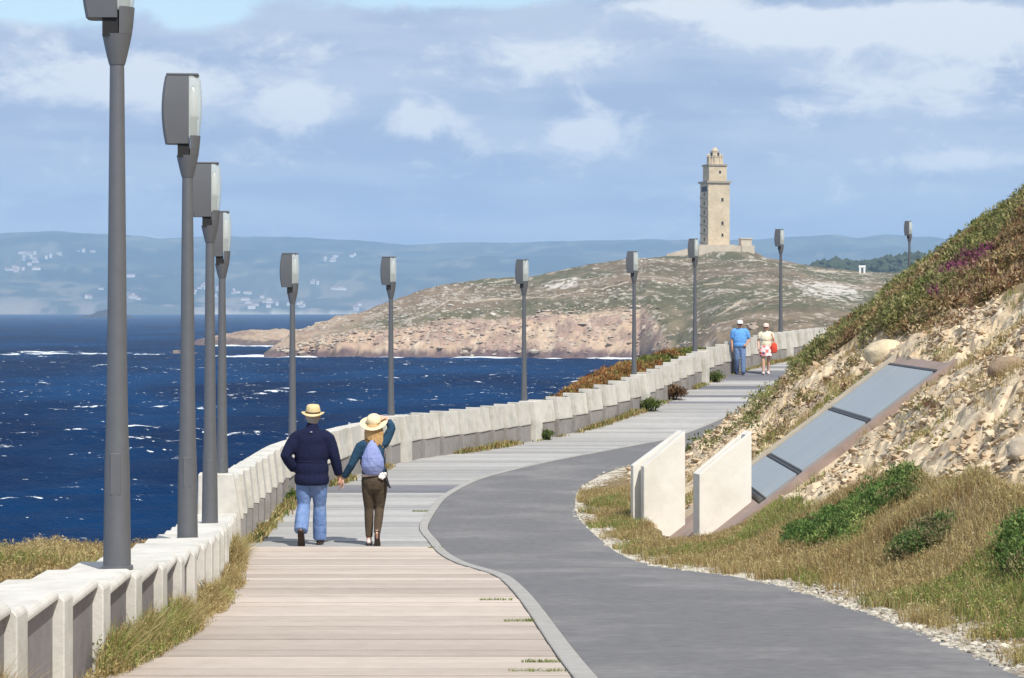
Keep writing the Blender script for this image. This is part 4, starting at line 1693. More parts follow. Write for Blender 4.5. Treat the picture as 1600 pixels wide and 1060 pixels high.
def leaf_clumps(P, rad, nl, col, r, size, flat=.75, upw=.35, jitter=.18):
    """clouds of leaf-sized triangles round each centre"""
    n = len(P)
    N = n * nl
    ci = np.repeat(np.arange(n), nl)
    d = r.normal(0, 1, (N, 3))
    d /= np.linalg.norm(d, axis=1)[:, None]
    rr = r.uniform(.25, 1, N) ** .6
    C0 = P[ci] + d * (rr * rad[ci])[:, None] * np.array([1, 1, flat])
    a = r.normal(0, 1, (N, 3))
    a[:, 2] += upw
    a += d * .8
    a /= np.linalg.norm(a, axis=1)[:, None]
    b = np.cross(a, r.normal(0, 1, (N, 3)))
    b /= np.linalg.norm(b, axis=1)[:, None]
    s = size * r.uniform(.6, 1.5, N)[:, None]
    V = np.stack([C0 - b * s * .42, C0 + b * s * .42, C0 + a * s * 1.5], 1).reshape(-1, 3)
    F = np.arange(N * 3).reshape(-1, 3)
    cc = col[ci] * r.uniform(1 - jitter, 1 + jitter, (N, 1))
    return V, F, np.repeat(cc, 3, 0)


def join_parts(parts):
    V, F, C = [], [], []
    b = 0
    for v, f, c in parts:
        V.append(v)
        F.append(f + b)
        C.append(c)
        b += len(v)
    return np.concatenate(V), np.concatenate(F), np.concatenate(C)


def in_strip(X, Y, m=.0):
    return (Y > STRIP_YR - .45 - m) & (Y < STRIP_YL + .2 + m) & (X > 1.9) & (X < 5.65 + m)


FINS = [(1.70, 2.50, 32.2, 32.95), (2.38, 3.20, 29.8, 30.55)]


def in_fins(X, Y):
    k = np.zeros(np.shape(X), bool)
    for x0, x1, y0, y1 in FINS:
        k |= (X > x0) & (X < x1) & (Y > y0) & (Y < y1)
    return k


P_SHRUB = [[(1222, 858), (1235, 835), (1262, 812), (1300, 795), (1345, 772), (1385, 745), (1425, 733), (1442, 742), (1420, 765), (1380, 795), (1340, 835), (1300, 852), (1260, 862)],
           [(1388, 890), (1400, 868), (1440, 845), (1476, 830), (1484, 838), (1462, 862), (1425, 882)],
           [(1560, 870), (1575, 850), (1612, 832), (1650, 835), (1650, 905), (1600, 915), (1570, 905)]]


def hill_plants():
    r = np.random.default_rng(21)
    # dry grass on the lower slope
    n = 520000
    Y = 11.2 + (38 - 11.2) * r.random(n) ** 1.15
    s = r.uniform(.05, 6.5, n)
    X = R_(Y) + .1 + s
    keep = (X / Y < .33)
    X, Y, s = X[keep], Y[keep], s[keep]
    Z, grass, veg, rock, lump, cid = hill_surface(X, Y)
    dens = fbm(X * 1.6, Y * 1.0, 201, 4)
    edge = smooth01(s + 1.0 * (fbm(X * 3, Y * 2, 203, 3) - .5), .12, .55)
    keep = ((grass > 0) & (r.random(len(X)) < np.clip((dens - .26) * 3.2, .15, 1) * edge)) | ((rock > 0) & (dens > .60) & (r.random(len(X)) < .16))
    keep &= ~in_strip(X, Y, .05) & ~in_fins(X, Y)
    X, Y, Z, s = X[keep], Y[keep], Z[keep], s[keep]
    n = len(X)
    hum = fbm(X * 1.1, Y * .9, 202, 4)
    px_, py_ = to_px(X, Y, Z)
    green = smooth01(fbm(X * .9, Y * .6, 204, 4) + .10 * smooth01(px_, 1380, 1600) * smooth01(py_, 780, 880), .50, .66)
    rust = smooth01(fbm(X * 1.3, Y * .9, 205, 4), .52, .68)
    col = pick(STRAW, n, r, [.27, .23, .2, .14, .11, .05])
    col = mixc(col, pick(GREENS, n, r) * 1.7, green * (r.random(n) < .6))
    col = mixc(col, np.array((.25, .15, .07)), rust * (r.random(n) < .4) * .5)
    hgt = (.035 + .125 * hum ** 1.4 + .03 * r.random(n)) * r.uniform(.6, 1.25, n)
    P = np.stack([X, Y, Z], 1)
    V, F, C = join_parts([blades(P, hgt, col, r, .0036, .42, (-.05, .0)), blades(P + r.normal(0, .02, (n, 3)) * np.array([1, 1, 0]), hgt * .75, col * .93, r, .0036, .65, (-.05, .0)), leaf_clumps(P[::5] + np.stack([np.zeros(len(P[::5])), np.zeros(len(P[::5])), hgt[::5] * .8], 1), np.full(len(P[::5]), .022), 4, col[::5] * 1.08, r, .010, 1, .4)])
    o = np_obj('dry_grass', V, F, m_straw, col=C)
    tag(o, 'dry straw coloured grass covering the lower slope beside the cycle path', 'grass', kind='stuff')
    # low heath on the upper slope
    n = 42000
    Y = r.uniform(20, 53, n)
    s = r.uniform(.2, 10.5, n)
    X = R_(Y) + .1 + s
    ok = X / Y < .33
    X, Y = X[ok], Y[ok]
    Z, grass, veg, rock, lump, cid = hill_surface(X, Y)
    dens = fbm(X * 1.1, Y * .8, 206, 4)
    py0 = to_px(X, Y, Z)[1]
    ok = ((veg > 0) & (dens > .40 + .10 * smooth01(py0 - (300 + (1600 - X * 3600 / Y - 800) * .74), 20, 110))) | ((rock > 0) & (dens > .64) & (py0 < 700) & (r.random(len(X)) < .14))
    ok &= ~in_strip(X, Y, .25)
    X, Y, Z, dens = X[ok][:15000], Y[ok][:15000], Z[ok][:15000], dens[ok][:15000]
    n = len(X)
    px_, py_ = to_px(X, Y, Z)
    kind = fbm(X * .8, Y * .55, 207, 4)
    pal_g = np.array([(.20, .21, .075), (.14, .165, .05), (.27, .25, .10), (.34, .30, .15), (.10, .125, .04)])
    pal_b = np.array([(.22, .125, .065), (.30, .20, .11), (.19, .10, .06), (.40, .30, .18), (.26, .22, .09)])
    col = np.where((kind > .5)[:, None], pick(pal_g, n, r), pick(pal_b, n, r))
    low = smooth01(py_ - (300 + (1600 - px_) * .74), 45, 105)       # browner towards the foot of the band
    col = mixc(col, pick(pal_b, n, r), low * (r.random(n) < .75))
    top = smooth01(py_ - (300 + (1600 - px_) * .74), 70, 0)
    col = mixc(col, pick(pal_g, n, r), top * (r.random(n) < .6))
    heather = np.zeros(n)
    for hx, hy, hr in ((1466, 468, 15), (1500, 430, 18), (1525, 413, 20), (1478, 440, 10), (1550, 400, 12)):
        heather = np.maximum(heather, np.exp(-((px_ - hx) ** 2 + (1.5 * (py_ - hy)) ** 2) / hr ** 2))
    col = mixc(col, np.array((.20, .06, .12)), smooth01(heather, .3, .7) * (r.random(n) < .8))
    rad = r.uniform(.10, .24, n)
    P = np.stack([X, Y, Z + rad * .35], 1)
    V, F, C = leaf_clumps(P, rad, 40, col, r, .036, .75, .7, .3)
    o = np_obj('heath_scrub', V, F, m_leaf, col=C)
    tag(o, 'low heath and scrub with purple heather covering the upper hillside', 'heath', kind='stuff')
    # green shrubs in the dry grass
    labels = ['largest bright green shrub spreading up the dry grass below the rocky slope', 'small dark green shrub alone in the dry grass below the largest shrub', 'green shrub at the right edge of the picture in the dry grass']
    for k, poly in enumerate(P_SHRUB):
        pts = []
        while len(pts) < (210, 70, 90)[k]:
            qx, qy = r.uniform(min(p[0] for p in poly), max(p[0] for p in poly)), r.uniform(min(p[1] for p in poly), max(p[1] for p in poly))
            if in_poly(np.array([qx]), np.array([qy]), poly)[0]:
                pts.append(on_hill(qx, qy))
        pts = np.array(pts)
        z = hz(pts[:, 0], pts[:, 1])
        c0 = pts.mean(0)
        root = empty('green_shrub', (c0[0], c0[1], float(hz([c0[0]], [c0[1]])[0])))
        tag(root, labels[k], 'shrub')
        rad = r.uniform(.06, .13, len(pts))
        P = np.stack([pts[:, 0], pts[:, 1], z + rad * r.uniform(.3, 1.1, len(pts))], 1) - np.array(root.location)
        pal = np.array([(.13, .21, .055), (.09, .165, .04), (.20, .26, .08), (.075, .13, .04), (.24, .22, .10)]) if k != 1 else np.array([(.085, .15, .045), (.12, .175, .055), (.20, .18, .09)])
        V, F, C = leaf_clumps(P, rad, 120, pick(pal, len(pts), r), r, .019, .9, .9)
        np_obj('foliage', V, F, m_leaf, root, col=C)
        bm = bmesh.new()
        for q in range(0, len(P), 6):
            b = Vector(P[q])
            bm_tube(bm, [(b.x * .97, b.y * .97, b.z - .16), (b.x, b.y, b.z + .02)], [.008, .004], 5)
        bm_obj('stems', bm, mat("shrub_stem", (.14, .09, .05), var=.2), root)


hill_plants()


def wall_side_plants():
    r = np.random.default_rng(31)
    # grass on the sea bank behind the low wall
    n = 120000
    Y = r.uniform(10.5, 30, n)
    d = r.uniform(.02, 4.2, n)
    X = W_(Y) - .5 - d
    Z = bank_z(X, Y)
    dens = fbm(X * 1.4, Y * 1.1, 211, 4)
    ok = r.random(n) < np.clip((dens - .25) * 3, .1, 1)
    X, Y, Z, d = X[ok], Y[ok], Z[ok], d[ok]
    n = len(X)
    col = pick(STRAW, n, r, [.26, .2, .22, .12, .12, .08])
    g = smooth01(fbm(X * .8, Y * .7, 212, 4), .52, .66)
    col = mixc(col, pick(GREENS, n, r) * 1.4, g * (r.random(n) < .7))
    rust = smooth01(fbm(X * .9, Y * .8, 213, 4), .52, .64)
    col = mixc(col, np.array((.25, .13, .06)), rust * .35)
    hgt = (.05 + .12 * fbm(X * 1.2, Y, 214, 3)) * r.uniform(.6, 1.3, n) * (1 - .35 * smooth01(Y, 21, 26))
    P = np.stack([X, Y, Z], 1)
    S = leaf_clumps(P[::3] + np.stack([np.zeros(len(P[::3])), np.zeros(len(P[::3])), hgt[::3] * .8], 1), np.full(len(P[::3]), .03), 5, col[::3] * 1.1, r, .011, 1, .4)
    A = blades(P, hgt, col, r, .0035, .4, (.06, 0))
    B = blades(P + r.normal(0, .015, (n, 3)) * np.array([1, 1, 0]), hgt * .85, col, r, .0035, .6, (.06, 0))
    V, F, C = join_parts([A, B, S])
    o = np_obj('bank_grass', V, F, m_straw, col=C)
    tag(o, 'dry tufted grass on the bank between the low wall and the sea', 'grass', kind='stuff')
    # dry weeds growing along the foot of the low wall
    n = 48000
    Y = r.uniform(9.0, 29.2, n)
    dens = fbm(Y * .9, Y * 0, 215, 4)
    wide = np.interp(Y, [9, 10.5, 13, 15, 17, 21, 25, 29.2], [.07, .09, .11, .12, .15, .14, .10, .04])
    d = np.abs(r.normal(0, .5, n)) * wide
    ok = (r.random(n) < np.clip((dens - .36) * 3.5, .05, 1)) & (d < wide * 1.25)
    Y, d, dens, wide = Y[ok], d[ok], dens[ok], wide[ok]
    X = W_(Y) + .01 + d
    n = len(X)
    Z = g_(Y)
    col = pick(STRAW, n, r, [.26, .2, .18, .14, .14, .08])
    g = smooth01(fbm(X * 3, Y * 1.2, 216, 4), .48, .64)
    col = mixc(col, pick(GREENS, n, r) * 1.7, g * (r.random(n) < .45))
    hgt = (.07 + .50 * np.clip(dens - .28, 0, 1)) * r.uniform(.5, 1.3, n) * (1 - .75 * np.clip(d / (wide * 1.2), 0, 1))
    P = np.stack([X, Y, Z], 1)
    V1 = blades(P, hgt, col, r, .0038, .55, (.1, 0))
    n2 = n // 3
    V2 = leaf_clumps(P[:n2] + np.stack([np.zeros(n2), np.zeros(n2), hgt[:n2] * .6], 1), .02 + hgt[:n2] * .22, 7, col[:n2], r, .010)
    # thin line of weeds along the foot of the tall wall
    n = 12000
    Y = r.uniform(29.4, 82, n)
    dens = fbm(Y * .55, Y * 0, 217, 4)
    ok = r.random(n) < np.clip((dens - .40) * 4, .0, 1)
    Y = Y[ok]
    n = len(Y)
    X = W_(Y) + .05 + np.abs(r.normal(0, .08, n))
    col = pick(STRAW, n, r)
    col = mixc(col, pick(GREENS, n, r) * 1.3, (r.random(n) < .35) * 1.0)
    hgt = (.04 + .20 * np.clip(fbm(Y * .55, Y * 0, 217, 4)[:n] - .38, 0, 1)) * r.uniform(.6, 1.5, n)
    V3 = blades(np.stack([X, Y, g_(Y)], 1), hgt, col, r, .012, .6)
    V, F, C = join_parts([V1, V2, V3])
    o = np_obj('wall_foot_weeds', V, F, m_straw, col=C)
    tag(o, 'dry grass and weeds growing along the foot of the sea wall', 'weeds', kind='stuff')
    # russet and green scrub behind the tall wall
    n = 9000
    Y = r.uniform(53.2, 76, n)
    d = r.uniform(.05, 2.4, n)
    X = W_(Y) - .5 - d
    Z = bank_z(X, Y)
    ok = (Z > g_(Y) - .1) & (Y > 54.2)
    X, Y, Z, d = X[ok], Y[ok], Z[ok], d[ok]
    n = len(X)
    pal_r = np.array([(.30, .13, .05), (.36, .19, .07), (.23, .10, .04), (.38, .26, .11), (.24, .22, .07)])
    pal_g = np.array([(.16, .18, .045), (.11, .14, .04), (.21, .21, .06)])
    k = fbm(X * .5, Y * .25, 221, 3) + .10 * smooth01(Y, 59, 64) - .05
    col = np.where((k > .53)[:, None], pick(pal_g, n, r), pick(pal_r, n, r))
    rad = r.uniform(.08, .19, n) * (.55 + .45 * smooth01(Y, 54, 59))
    P = np.stack([X, Y, Z + rad * .3], 1)
    V, F, C = leaf_clumps(P, rad, 26, col, r, .05, .8, .6)
    o = np_obj('bracken_bank', V, F, m_leaf, col=C)
    tag(o, 'russet bracken and green scrub on the bank behind the tall wall', 'scrub', kind='stuff')
    # separate weed clumps rooted at the wall foot and the path edge
    spots = [(35.9, .14, .22, 'g', 'green weed clump at the tall wall foot just left of the man'),
             (53.5, .14, .24, 'g', 'green weed clump at the wall foot just right of the lamp left of the scrub'),
             (59.6, .22, .36, 'g', 'bushy green weed clump at the wall foot under the scrub bank lamp'),
             (62.3, .16, .38, 'b', 'dark brown dead weed clump against the wall between two green ones'),
             (67.0, .18, .32, 'g', 'green weed clump at the wall foot left of the strolling couple'),
             (76.8, .22, .40, 'b', 'dry brown weed clump at the wall foot beside the hillside edge')]
    for i, (Y0, dd, h, kind, lab) in enumerate(spots):
        x = float(W_(Y0)) + dd
        root = empty('weed_clump', (x, Y0, float(g_(Y0))))
        tag(root, lab, 'weed', 'weed clumps along the wall foot')
        n = 60
        P = r.normal(0, 1, (n, 3)) * np.array([h * .34, h * .34, 0]) + np.array([0, 0, h * .4]) + np.stack([np.zeros(n), np.zeros(n), np.abs(r.normal(0, .2, n)) * h], 1)
        pal = np.array([(.10, .14, .035), (.15, .17, .05), (.07, .10, .03)]) if kind == 'g' else np.array([(.13, .07, .035), (.18, .11, .05), (.07, .04, .025)])
        V, F, C = leaf_clumps(P, np.full(n, h * .2), 22, pick(pal, n, r), r, h * .10, 1, .8)
        np_obj('leaves', V, F, m_leaf, root, col=C)
        Pb = r.normal(0, 1, (50, 3)) * np.array([h * .25, h * .25, 0])
        V, F, C = blades(Pb, np.full(50, h * .9) * r.uniform(.6, 1.2, 50), pick(pal, 50, r), r, .008, .5)
        np_obj('stems', V, F, m_leaf, root, col=C)
    # bush poking out from behind the hill nose onto the walk
    yy = np.linspace(36, 56, 400)
    xx = R_(yy) + .45
    i = int(np.argmin(np.abs(800 + 3600 * xx / yy - 1086)))
    c = (float(xx[i]), float(yy[i]))
    root = empty('weed_clump', (c[0] + .1, c[1], float(hz([c[0] + .1], [c[1]])[0]) - .05))
    tag(root, 'dark green weed clump at the foot of the rocky slope behind the left fin', 'weed')
    n = 120
    P = r.normal(0, 1, (n, 3)) * np.array([.28, .3, .06]) + np.array([0, 0, .12])
    V, F, C = leaf_clumps(P, np.full(n, .08), 22, pick(np.array([(.08, .11, .035), (.12, .14, .05), (.2, .16, .07)]), n, r), r, .035, 1, .8)
    np_obj('leaves', V, F, m_leaf, root, col=C)
    # sprouts in the joints of the boardwalk by the kerb
    n = 0
    parts = []
    for Y0, x0, x1 in ((11.9, -.02, .28), (12.45, .05, .26), (17.9, -.25, .0), (28.6, -1.05, -.85), (34.6, -1.5, -1.25), (15.6, -.05, .15)):
        m = 140
        X = r.uniform(x0, x1, m)
        Y = Y0 + r.normal(0, .015, m)
        parts.append(blades(np.stack([X, Y, g_(Y)], 1), r.uniform(.008, .026, m), pick(GREENS, m, r) * 1.6, r, .004, .9))
    V, F, C = join_parts(parts)
    o = np_obj('joint_grass', V, F, m_straw, col=C)
    tag(o, 'little green grass sprouts in the boardwalk joints by the kerb', 'grass', kind='stuff')


wall_side_plants()


def stones():
    r = np.random.default_rng(41)
    var = ico_variants(8, 1, 9, .75, .35)
    pal = np.array([(.48, .375, .245), (.56, .465, .33), (.42, .315, .205), (.52, .425, .30), (.36, .26, .175)])
    n = 90000
    Y = r.uniform(18, 52, n)
    s = r.uniform(.3, 9.0, n)
    X = R_(Y) + .1 + s
    ok = X / Y < .33
    X, Y = X[ok], Y[ok]
    Z, grass, veg, rock, lump, cid = hill_surface(X, Y)
    dens = fbm(X * 1.3, Y * .9, 231, 4)
    ok = (rock > 0) & (r.random(len(X)) < np.clip((dens - .33) * 3, .05, 1)) & ~in_strip(X, Y, .05) & ~in_fins(X, Y)
    X, Y, Z = X[ok], Y[ok], Z[ok]
    n = min(len(X), 17000)
    X, Y, Z = X[:n], Y[:n], Z[:n]
    sz = np.clip(r.lognormal(-3.85, .55, n), .010, .12)
    order = np.argsort(-sz / Y)
    big, small = order[:290], order[290:]
    sc = np.stack([sz * r.uniform(.8, 1.5, n), sz * r.uniform(.8, 1.4, n), sz * r.uniform(.6, 1.0, n)], 1)
    P = np.stack([X, Y, Z - sz * .05], 1)
    rot = r.uniform(0, 6.28, n)
    # largest stones one by one, embedded in the hillside
    mats_ = [mat("stone_shade", tuple(c), rough=.95, var=.2, vscale=12, bump=.6, bscale=30, spec=.1) for c in pal]
    meshes = []
    for k, (V, F) in enumerate(var):
        me = np_mesh('stone', V, F, mats_[k % len(mats_)])
        meshes.append(me)
    for i in big:
        o = bpy.data.objects.new('stone', meshes[int(r.integers(len(meshes)))])
        o.location = P[i]
        o.scale = sc[i]
        o.rotation_euler = (r.uniform(-.5, .5), r.uniform(-.2, .9), rot[i])
        link(o, hill)
    col = pick(pal, n, r)
    o = scatter_mesh('rubble', var, P[small], sc[small], rot[small], m_stone, hill, tilt=r.uniform(-.6, .3, (len(small), 2)), col=col[small])
    tag(o, kind='stuff')
    # boulders that stand out
    for k, (px_, py_, w, hh, lab) in enumerate(((1388, 558, 42, 26, 'large pale boulder at the upper left corner of the skylight'), (1575, 590, 34, 22, 'dark undercut rock on the slope at the right edge'), (1600, 720, 26, 24, 'grey boulder at the top of the dry grass at the right edge'), (1245, 785, 22, 14, 'pale boulder at the foot of the skylight kerb'))):
        x, y, z = on_hill(px_, py_)
        bm = bmesh.new()
        bmesh.ops.create_icosphere(bm, subdivisions=3, radius=1.0)
        q = np.array([v.co[:] for v in bm.verts])
        f = 1 + .55 * (fbm(q[:, 0] * 1.3 + k * 7, q[:, 1] * 1.3 + q[:, 2] * 1.7, 240 + k, 4) - .5)
        for v, ff in zip(bm.verts, f):
            v.co = v.co * float(ff)
            v.co.z = max(v.co.z, -.5)
        s_ = y / 3600
        bmesh.ops.scale(bm, vec=(w * s_, w * s_ * .8, hh * s_), verts=bm.verts[:])
        o = bm_obj('boulder', bm, mat("boulder_stone", ((.60, .50, .34), (.30, .22, .15), (.42, .36, .28), (.55, .46, .33))[k], rough=.95, var=.2, vscale=7, bump=.7, bscale=14, spec=.1), None, True, 50)
        o.location = (x, y, float(hz([x], [y])[0]) + hh * s_ * .15)
        tag(o, lab, 'boulder')
    # gravel along the outer edge of the cycle path
    n = 9000
    Y = 10.8 + 42 * r.random(n) ** 1.4
    s = np.abs(r.normal(.14, .16, n)) * (1 + .6 * (fbm(Y * 1.5, Y * 0, 233, 3)))
    X = R_(Y) + .06 + s
    Z = hz(X, Y)
    sz = np.clip(r.lognormal(-4.5, .5, n), .005, .035)
    sc = np.stack([sz * r.uniform(.8, 1.5, n), sz * r.uniform(.8, 1.4, n), sz * r.uniform(.6, 1.0, n)], 1)
    ok = fbm(X * 2.2, Y * 1.6, 234, 3) + .10 * (Y < 20) > .43
    X, Y, Z, sz, sc = X[ok], Y[ok], Z[ok], sz[ok], sc[ok]
    n = len(X)
    gc = pick(np.array([(.43, .40, .34), (.36, .32, .26), (.49, .46, .39), (.27, .23, .18)]), n, r)
    o = scatter_mesh('edge_gravel', ico_variants(4, 1, 3, .8, .3), np.stack([X, Y, Z + sz * .2], 1), sc, r.uniform(0, 6, n), m_stone, col=gc)
    tag(o, 'pale gravel spilled along the outer edge of the cycle path', 'gravel', kind='stuff')


stones()

# ================================================================== PEOPLE
def skin_mat(name, c):
    return mat(name, c, rough=.55, var=.06, vscale=20, spec=.35)


def cloth(name, c, var=.12, vscale=14, bump=.5, bscale=24, rough=.9, stain=None, samount=.4):
    return mat(name, c, rough=rough, var=var, vscale=vscale, bump=bump, bscale=bscale, spec=.15, stain=stain, sscale=5, samount=samount)


def fuse(name, builder, m, parent, voxel=.012, smooth=4, post=None):
    """build overlapping limbs, fuse them into one continuous skin"""
    bm = bmesh.new()
    builder(bm)
    me = bpy.data.meshes.new(name)
    bmesh.ops.recalc_face_normals(bm, faces=bm.faces[:])
    bm.to_mesh(me)
    bm.free()
    tmp = bpy.data.objects.new(name, me)
    COL.objects.link(tmp)
    md = tmp.modifiers.new('remesh', 'REMESH')
    md.mode = 'VOXEL'
    md.voxel_size = voxel
    md.use_smooth_shade = True
    ms = tmp.modifiers.new('smooth', 'SMOOTH')
    ms.factor = .5
    ms.iterations = smooth
    dg = bpy.context.evaluated_depsgraph_get()
    ev = tmp.evaluated_get(dg)
    out = bpy.data.meshes.new_from_object(ev)
    COL.objects.unlink(tmp)
    bpy.data.objects.remove(tmp)
    out.name = name
    out.materials.clear()
    for mm in (m if isinstance(m, (list, tuple)) else [m]):
        out.materials.append(mm)
    if post:
        post(out)
    for p in out.polygons:
        p.use_smooth = True
    return link(bpy.data.objects.new(name, out), parent)


def lerp(a, b, t):
    return tuple(a[i] + (b[i] - a[i]) * t for i in range(len(a)))


def head_parts(bm, c, yaw=0.0, s=1.0):
    """skull, jaw, nose, ears facing +Y turned by yaw"""
    def P(x, y, z):
        ca, sa = math.cos(yaw), math.sin(yaw)
        return (c[0] + s * (x * ca - y * sa), c[1] + s * (x * sa + y * ca), c[2] + s * z)
    bm_tube(bm, [P(0, -.012, -.035), P(0, -.012, .0), P(0, -.010, .04), P(0, -.008, .072)], [s * .062, s * .078, s * .076, s * .05], 14)
    bm_tube(bm, [P(0, .03, -.015), P(0, .03, .03)], [s * .058, s * .06], 12)
    bm_tube(bm, [P(0, .035, -.085), P(0, .035, -.03)], [(s * .034, s * .03), (s * .052, s * .045)], 12)
    bm_tube(bm, [P(0, .088, .012), P(0, .104, -.022)], [s * .009, s * .014], 8)
    for q in (-1, 1):
        bm_tube(bm, [P(q * .078, -.012, -.03), P(q * .084, -.018, .012)], [s * .011, s * .016], 8)
    bm_tube(bm, [P(-.016, .084, -.058), P(.016, .084, -.058)], [s * .008, s * .008], 8)
    return P


def hand_parts(bm, wrist, tip_dir, palm_n, s=1.0, curl=.5, thumb_side=1):
    """palm and five bent, unequal fingers; tip_dir points along the fingers, palm_n out of the palm"""
    w = Vector(wrist)
    d = Vector(tip_dir).normalized()
    n = Vector(palm_n)
    n = (n - d * n.dot(d)).normalized()
    side = d.cross(n) * thumb_side
    bm_tube(bm, [w, w + d * .03 * s, w + d * .065 * s, w + d * .085 * s], [(.020 * s, .020 * s), (.026 * s, .026 * s), (.030 * s, .026 * s), (.026 * s, .022 * s)], 10)
    for i, (off, ln) in enumerate(((.030, .072), (.011, .082), (-.009, .077), (-.028, .060))):
        b = w + d * .080 * s + side * off * s
        a1 = curl
        p1 = b + (d * math.cos(a1) + n * math.sin(a1)) * ln * .45 * s
        a2 = curl * 2.0
        p2 = p1 + (d * math.cos(a2) + n * math.sin(a2)) * ln * .33 * s
        a3 = curl * 2.7
        p3 = p2 + (d * math.cos(a3) + n * math.sin(a3)) * ln * .25 * s
        bm_tube(bm, [b - d * .02 * s, b, p1, p2, p3], [.0095 * s, .0098 * s, .009 * s, .008 * s, .007 * s], 8)
    b = w + d * .028 * s + side * .024 * s
    p1 = b + (d * .6 + side * .62 + n * .25).normalized() * .036 * s
    p2 = p1 + (d * .85 + side * .1 + n * .45).normalized() * .030 * s
    bm_tube(bm, [b - side * .012 * s, b, p1, p2], [.013 * s, .0125 * s, .0105 * s, .009 * s], 8)


def limb(bm, pts, radii, n=12, capk=1.0):
    """joints with extra rings between them so that the muscle swells and tapers"""
    P, Rr = [], []
    for i in range(len(pts) - 1):
        for t in (0, .33, .66):
            P.append(lerp(pts[i], pts[i + 1], t))
            r0, r1 = radii[i], radii[i + 1]
            if isinstance(r0, tuple) != isinstance(r1, tuple):
                r0 = r0 if isinstance(r0, tuple) else (r0, r0)
                r1 = r1 if isinstance(r1, tuple) else (r1, r1)
            k = 1 + (.07 if t else 0)
            if isinstance(r0, tuple):
                Rr.append((k * (r0[0] + (r1[0] - r0[0]) * t), k * (r0[1] + (r1[1] - r0[1]) * t)))
            else:
                Rr.append(k * (r0 + (r1 - r0) * t))
    P.append(pts[-1])
    Rr.append(radii[-1])
    bm_tube(bm, P, Rr, n, True, capk)


def shoe(bm, heel, toe, s=1.0, w=.042, up=None):
    """heel and toe: points on the sole; a sole slab, a domed toe, a higher heel cup"""
    h, t = Vector(heel), Vector(toe)
    d = (t - h).normalized()
    sidev = Vector((1, 0, 0))
    upv = sidev.cross(d).normalized()
    if upv.z < 0:
        upv = -upv
    pts = [h + upv * .035 * s, h + d * .06 * s + upv * .042 * s, h + d * .13 * s + upv * .036 * s, h + d * .20 * s + upv * .026 * s, h + d * .245 * s + upv * .022 * s]
    bm_tube(bm, pts, [(.034 * s, .036 * s), (.038 * s, .044 * s), (w * s, .036 * s), (.044 * s, .027 * s), (.034 * s, .022 * s)], 12)


def band(bm, c, rx, ry, z0, z1, n=24, tilt=(0, 0)):
    """hat crown / brim rings: list of (scale, height)"""
    pass


def hat(parent, c, crown, brim, m_straw_, m_band, tilt=(0, 0), name='straw_hat', upturn=.0):
    """crown: list of (r, z); brim: (r_outer, droop)"""
    root_m = Matrix.Translation(c) @ Euler((tilt[0], tilt[1], 0)).to_matrix().to_4x4()
    bm = bmesh.new()
    n = 28
    rings = []
    r0 = crown[0][0]
    ro, dr = brim
    prof = [(r0 * .96, -.004), (r0 + (ro - r0) * .5, -.004 + dr * .4), (ro, dr - .004), (ro + .003, dr + .002), (ro - .002, dr + .006), (r0 + (ro - r0) * .5, .004 + dr * .4)] + list(crown)
    for r, z in prof:
        rings.append([bm.verts.new((r * .9 * math.cos(2 * math.pi * i / n), r * 1.06 * math.sin(2 * math.pi * i / n), z + (upturn * max(0, (r - r0) / (ro - r0)) ** 2 * abs(math.cos(2 * math.pi * i / n)) ** 2 if r > r0 else 0))) for i in range(n)])
    for a, b in zip(rings[:-1], rings[1:]):
        for i in range(n):
            bm.faces.new((a[i], a[(i + 1) % n], b[(i + 1) % n], b[i]))
    bm.faces.new(rings[0][::-1])
    bm.faces.new(rings[-1])
    bmesh.ops.transform(bm, matrix=root_m, verts=bm.verts[:])
    h = bm_obj(name, bm, m_straw_, parent, True, 60)
    bm = bmesh.new()
    rings = []
    for r, z in ((r0 * .99, .004), (r0 + .004, .006), (r0 * .985 + .004, .03), (r0 * .95, .032)):
        rings.append([bm.verts.new((r * .9 * math.cos(2 * math.pi * i / n), r * 1.06 * math.sin(2 * math.pi * i / n), z)) for i in range(n)])
    for a, b in zip(rings[:-1], rings[1:]):
        for i in range(n):
            bm.faces.new((a[i], a[(i + 1) % n], b[(i + 1) % n], b[i]))
    bmesh.ops.transform(bm, matrix=root_m, verts=bm.verts[:])
    bm_obj('hat_band', bm, m_band, h, True)
    return h


m_skin_a = skin_mat("skin_tanned", (.46, .25, .17))
m_skin_b = skin_mat("skin_fair", (.58, .36, .27))
m_navy = cloth("navy_jacket_cloth", (.010, .013, .040), var=.2, vscale=10, bump=.25, bscale=7)
m_jeans = cloth("faded_denim", (.13, .21, .41), var=.18, vscale=16, bump=.9, bscale=13, stain=(.24, .33, .52), samount=.8)
m_jeans2 = cloth("mid_blue_denim", (.13, .20, .36), var=.15, vscale=16, bump=.8, bscale=16, stain=(.22, .30, .46), samount=.6)
m_shoe_dark = mat("dark_shoe_leather", (.020, .016, .016), rough=.5, var=.1)
m_sole = mat("dark_brown_sole", (.045, .028, .022), rough=.8, var=.2, vscale=40)
m_hat = mat("straw_weave", (.62, .50, .27), rough=.85, var=.15, vscale=40, bump=.6, bscale=120, transl=.05)
m_hat_pale = mat("pale_straw_weave", (.72, .60, .38), rough=.85, var=.14, vscale=40, bump=.6, bscale=120)
m_brown_band = mat("brown_hat_band", (.06, .028, .014), rough=.8, var=.1)
m_olive = cloth("olive_brown_trousers", (.075, .056, .038), var=.18, vscale=14, bump=.9, bscale=15, stain=(.11, .085, .058), samount=.7)
m_teal = cloth("teal_blue_top", (.022, .058, .105), var=.18, vscale=16, bump=.8, bscale=15, stain=(.035, .085, .14), samount=.7)
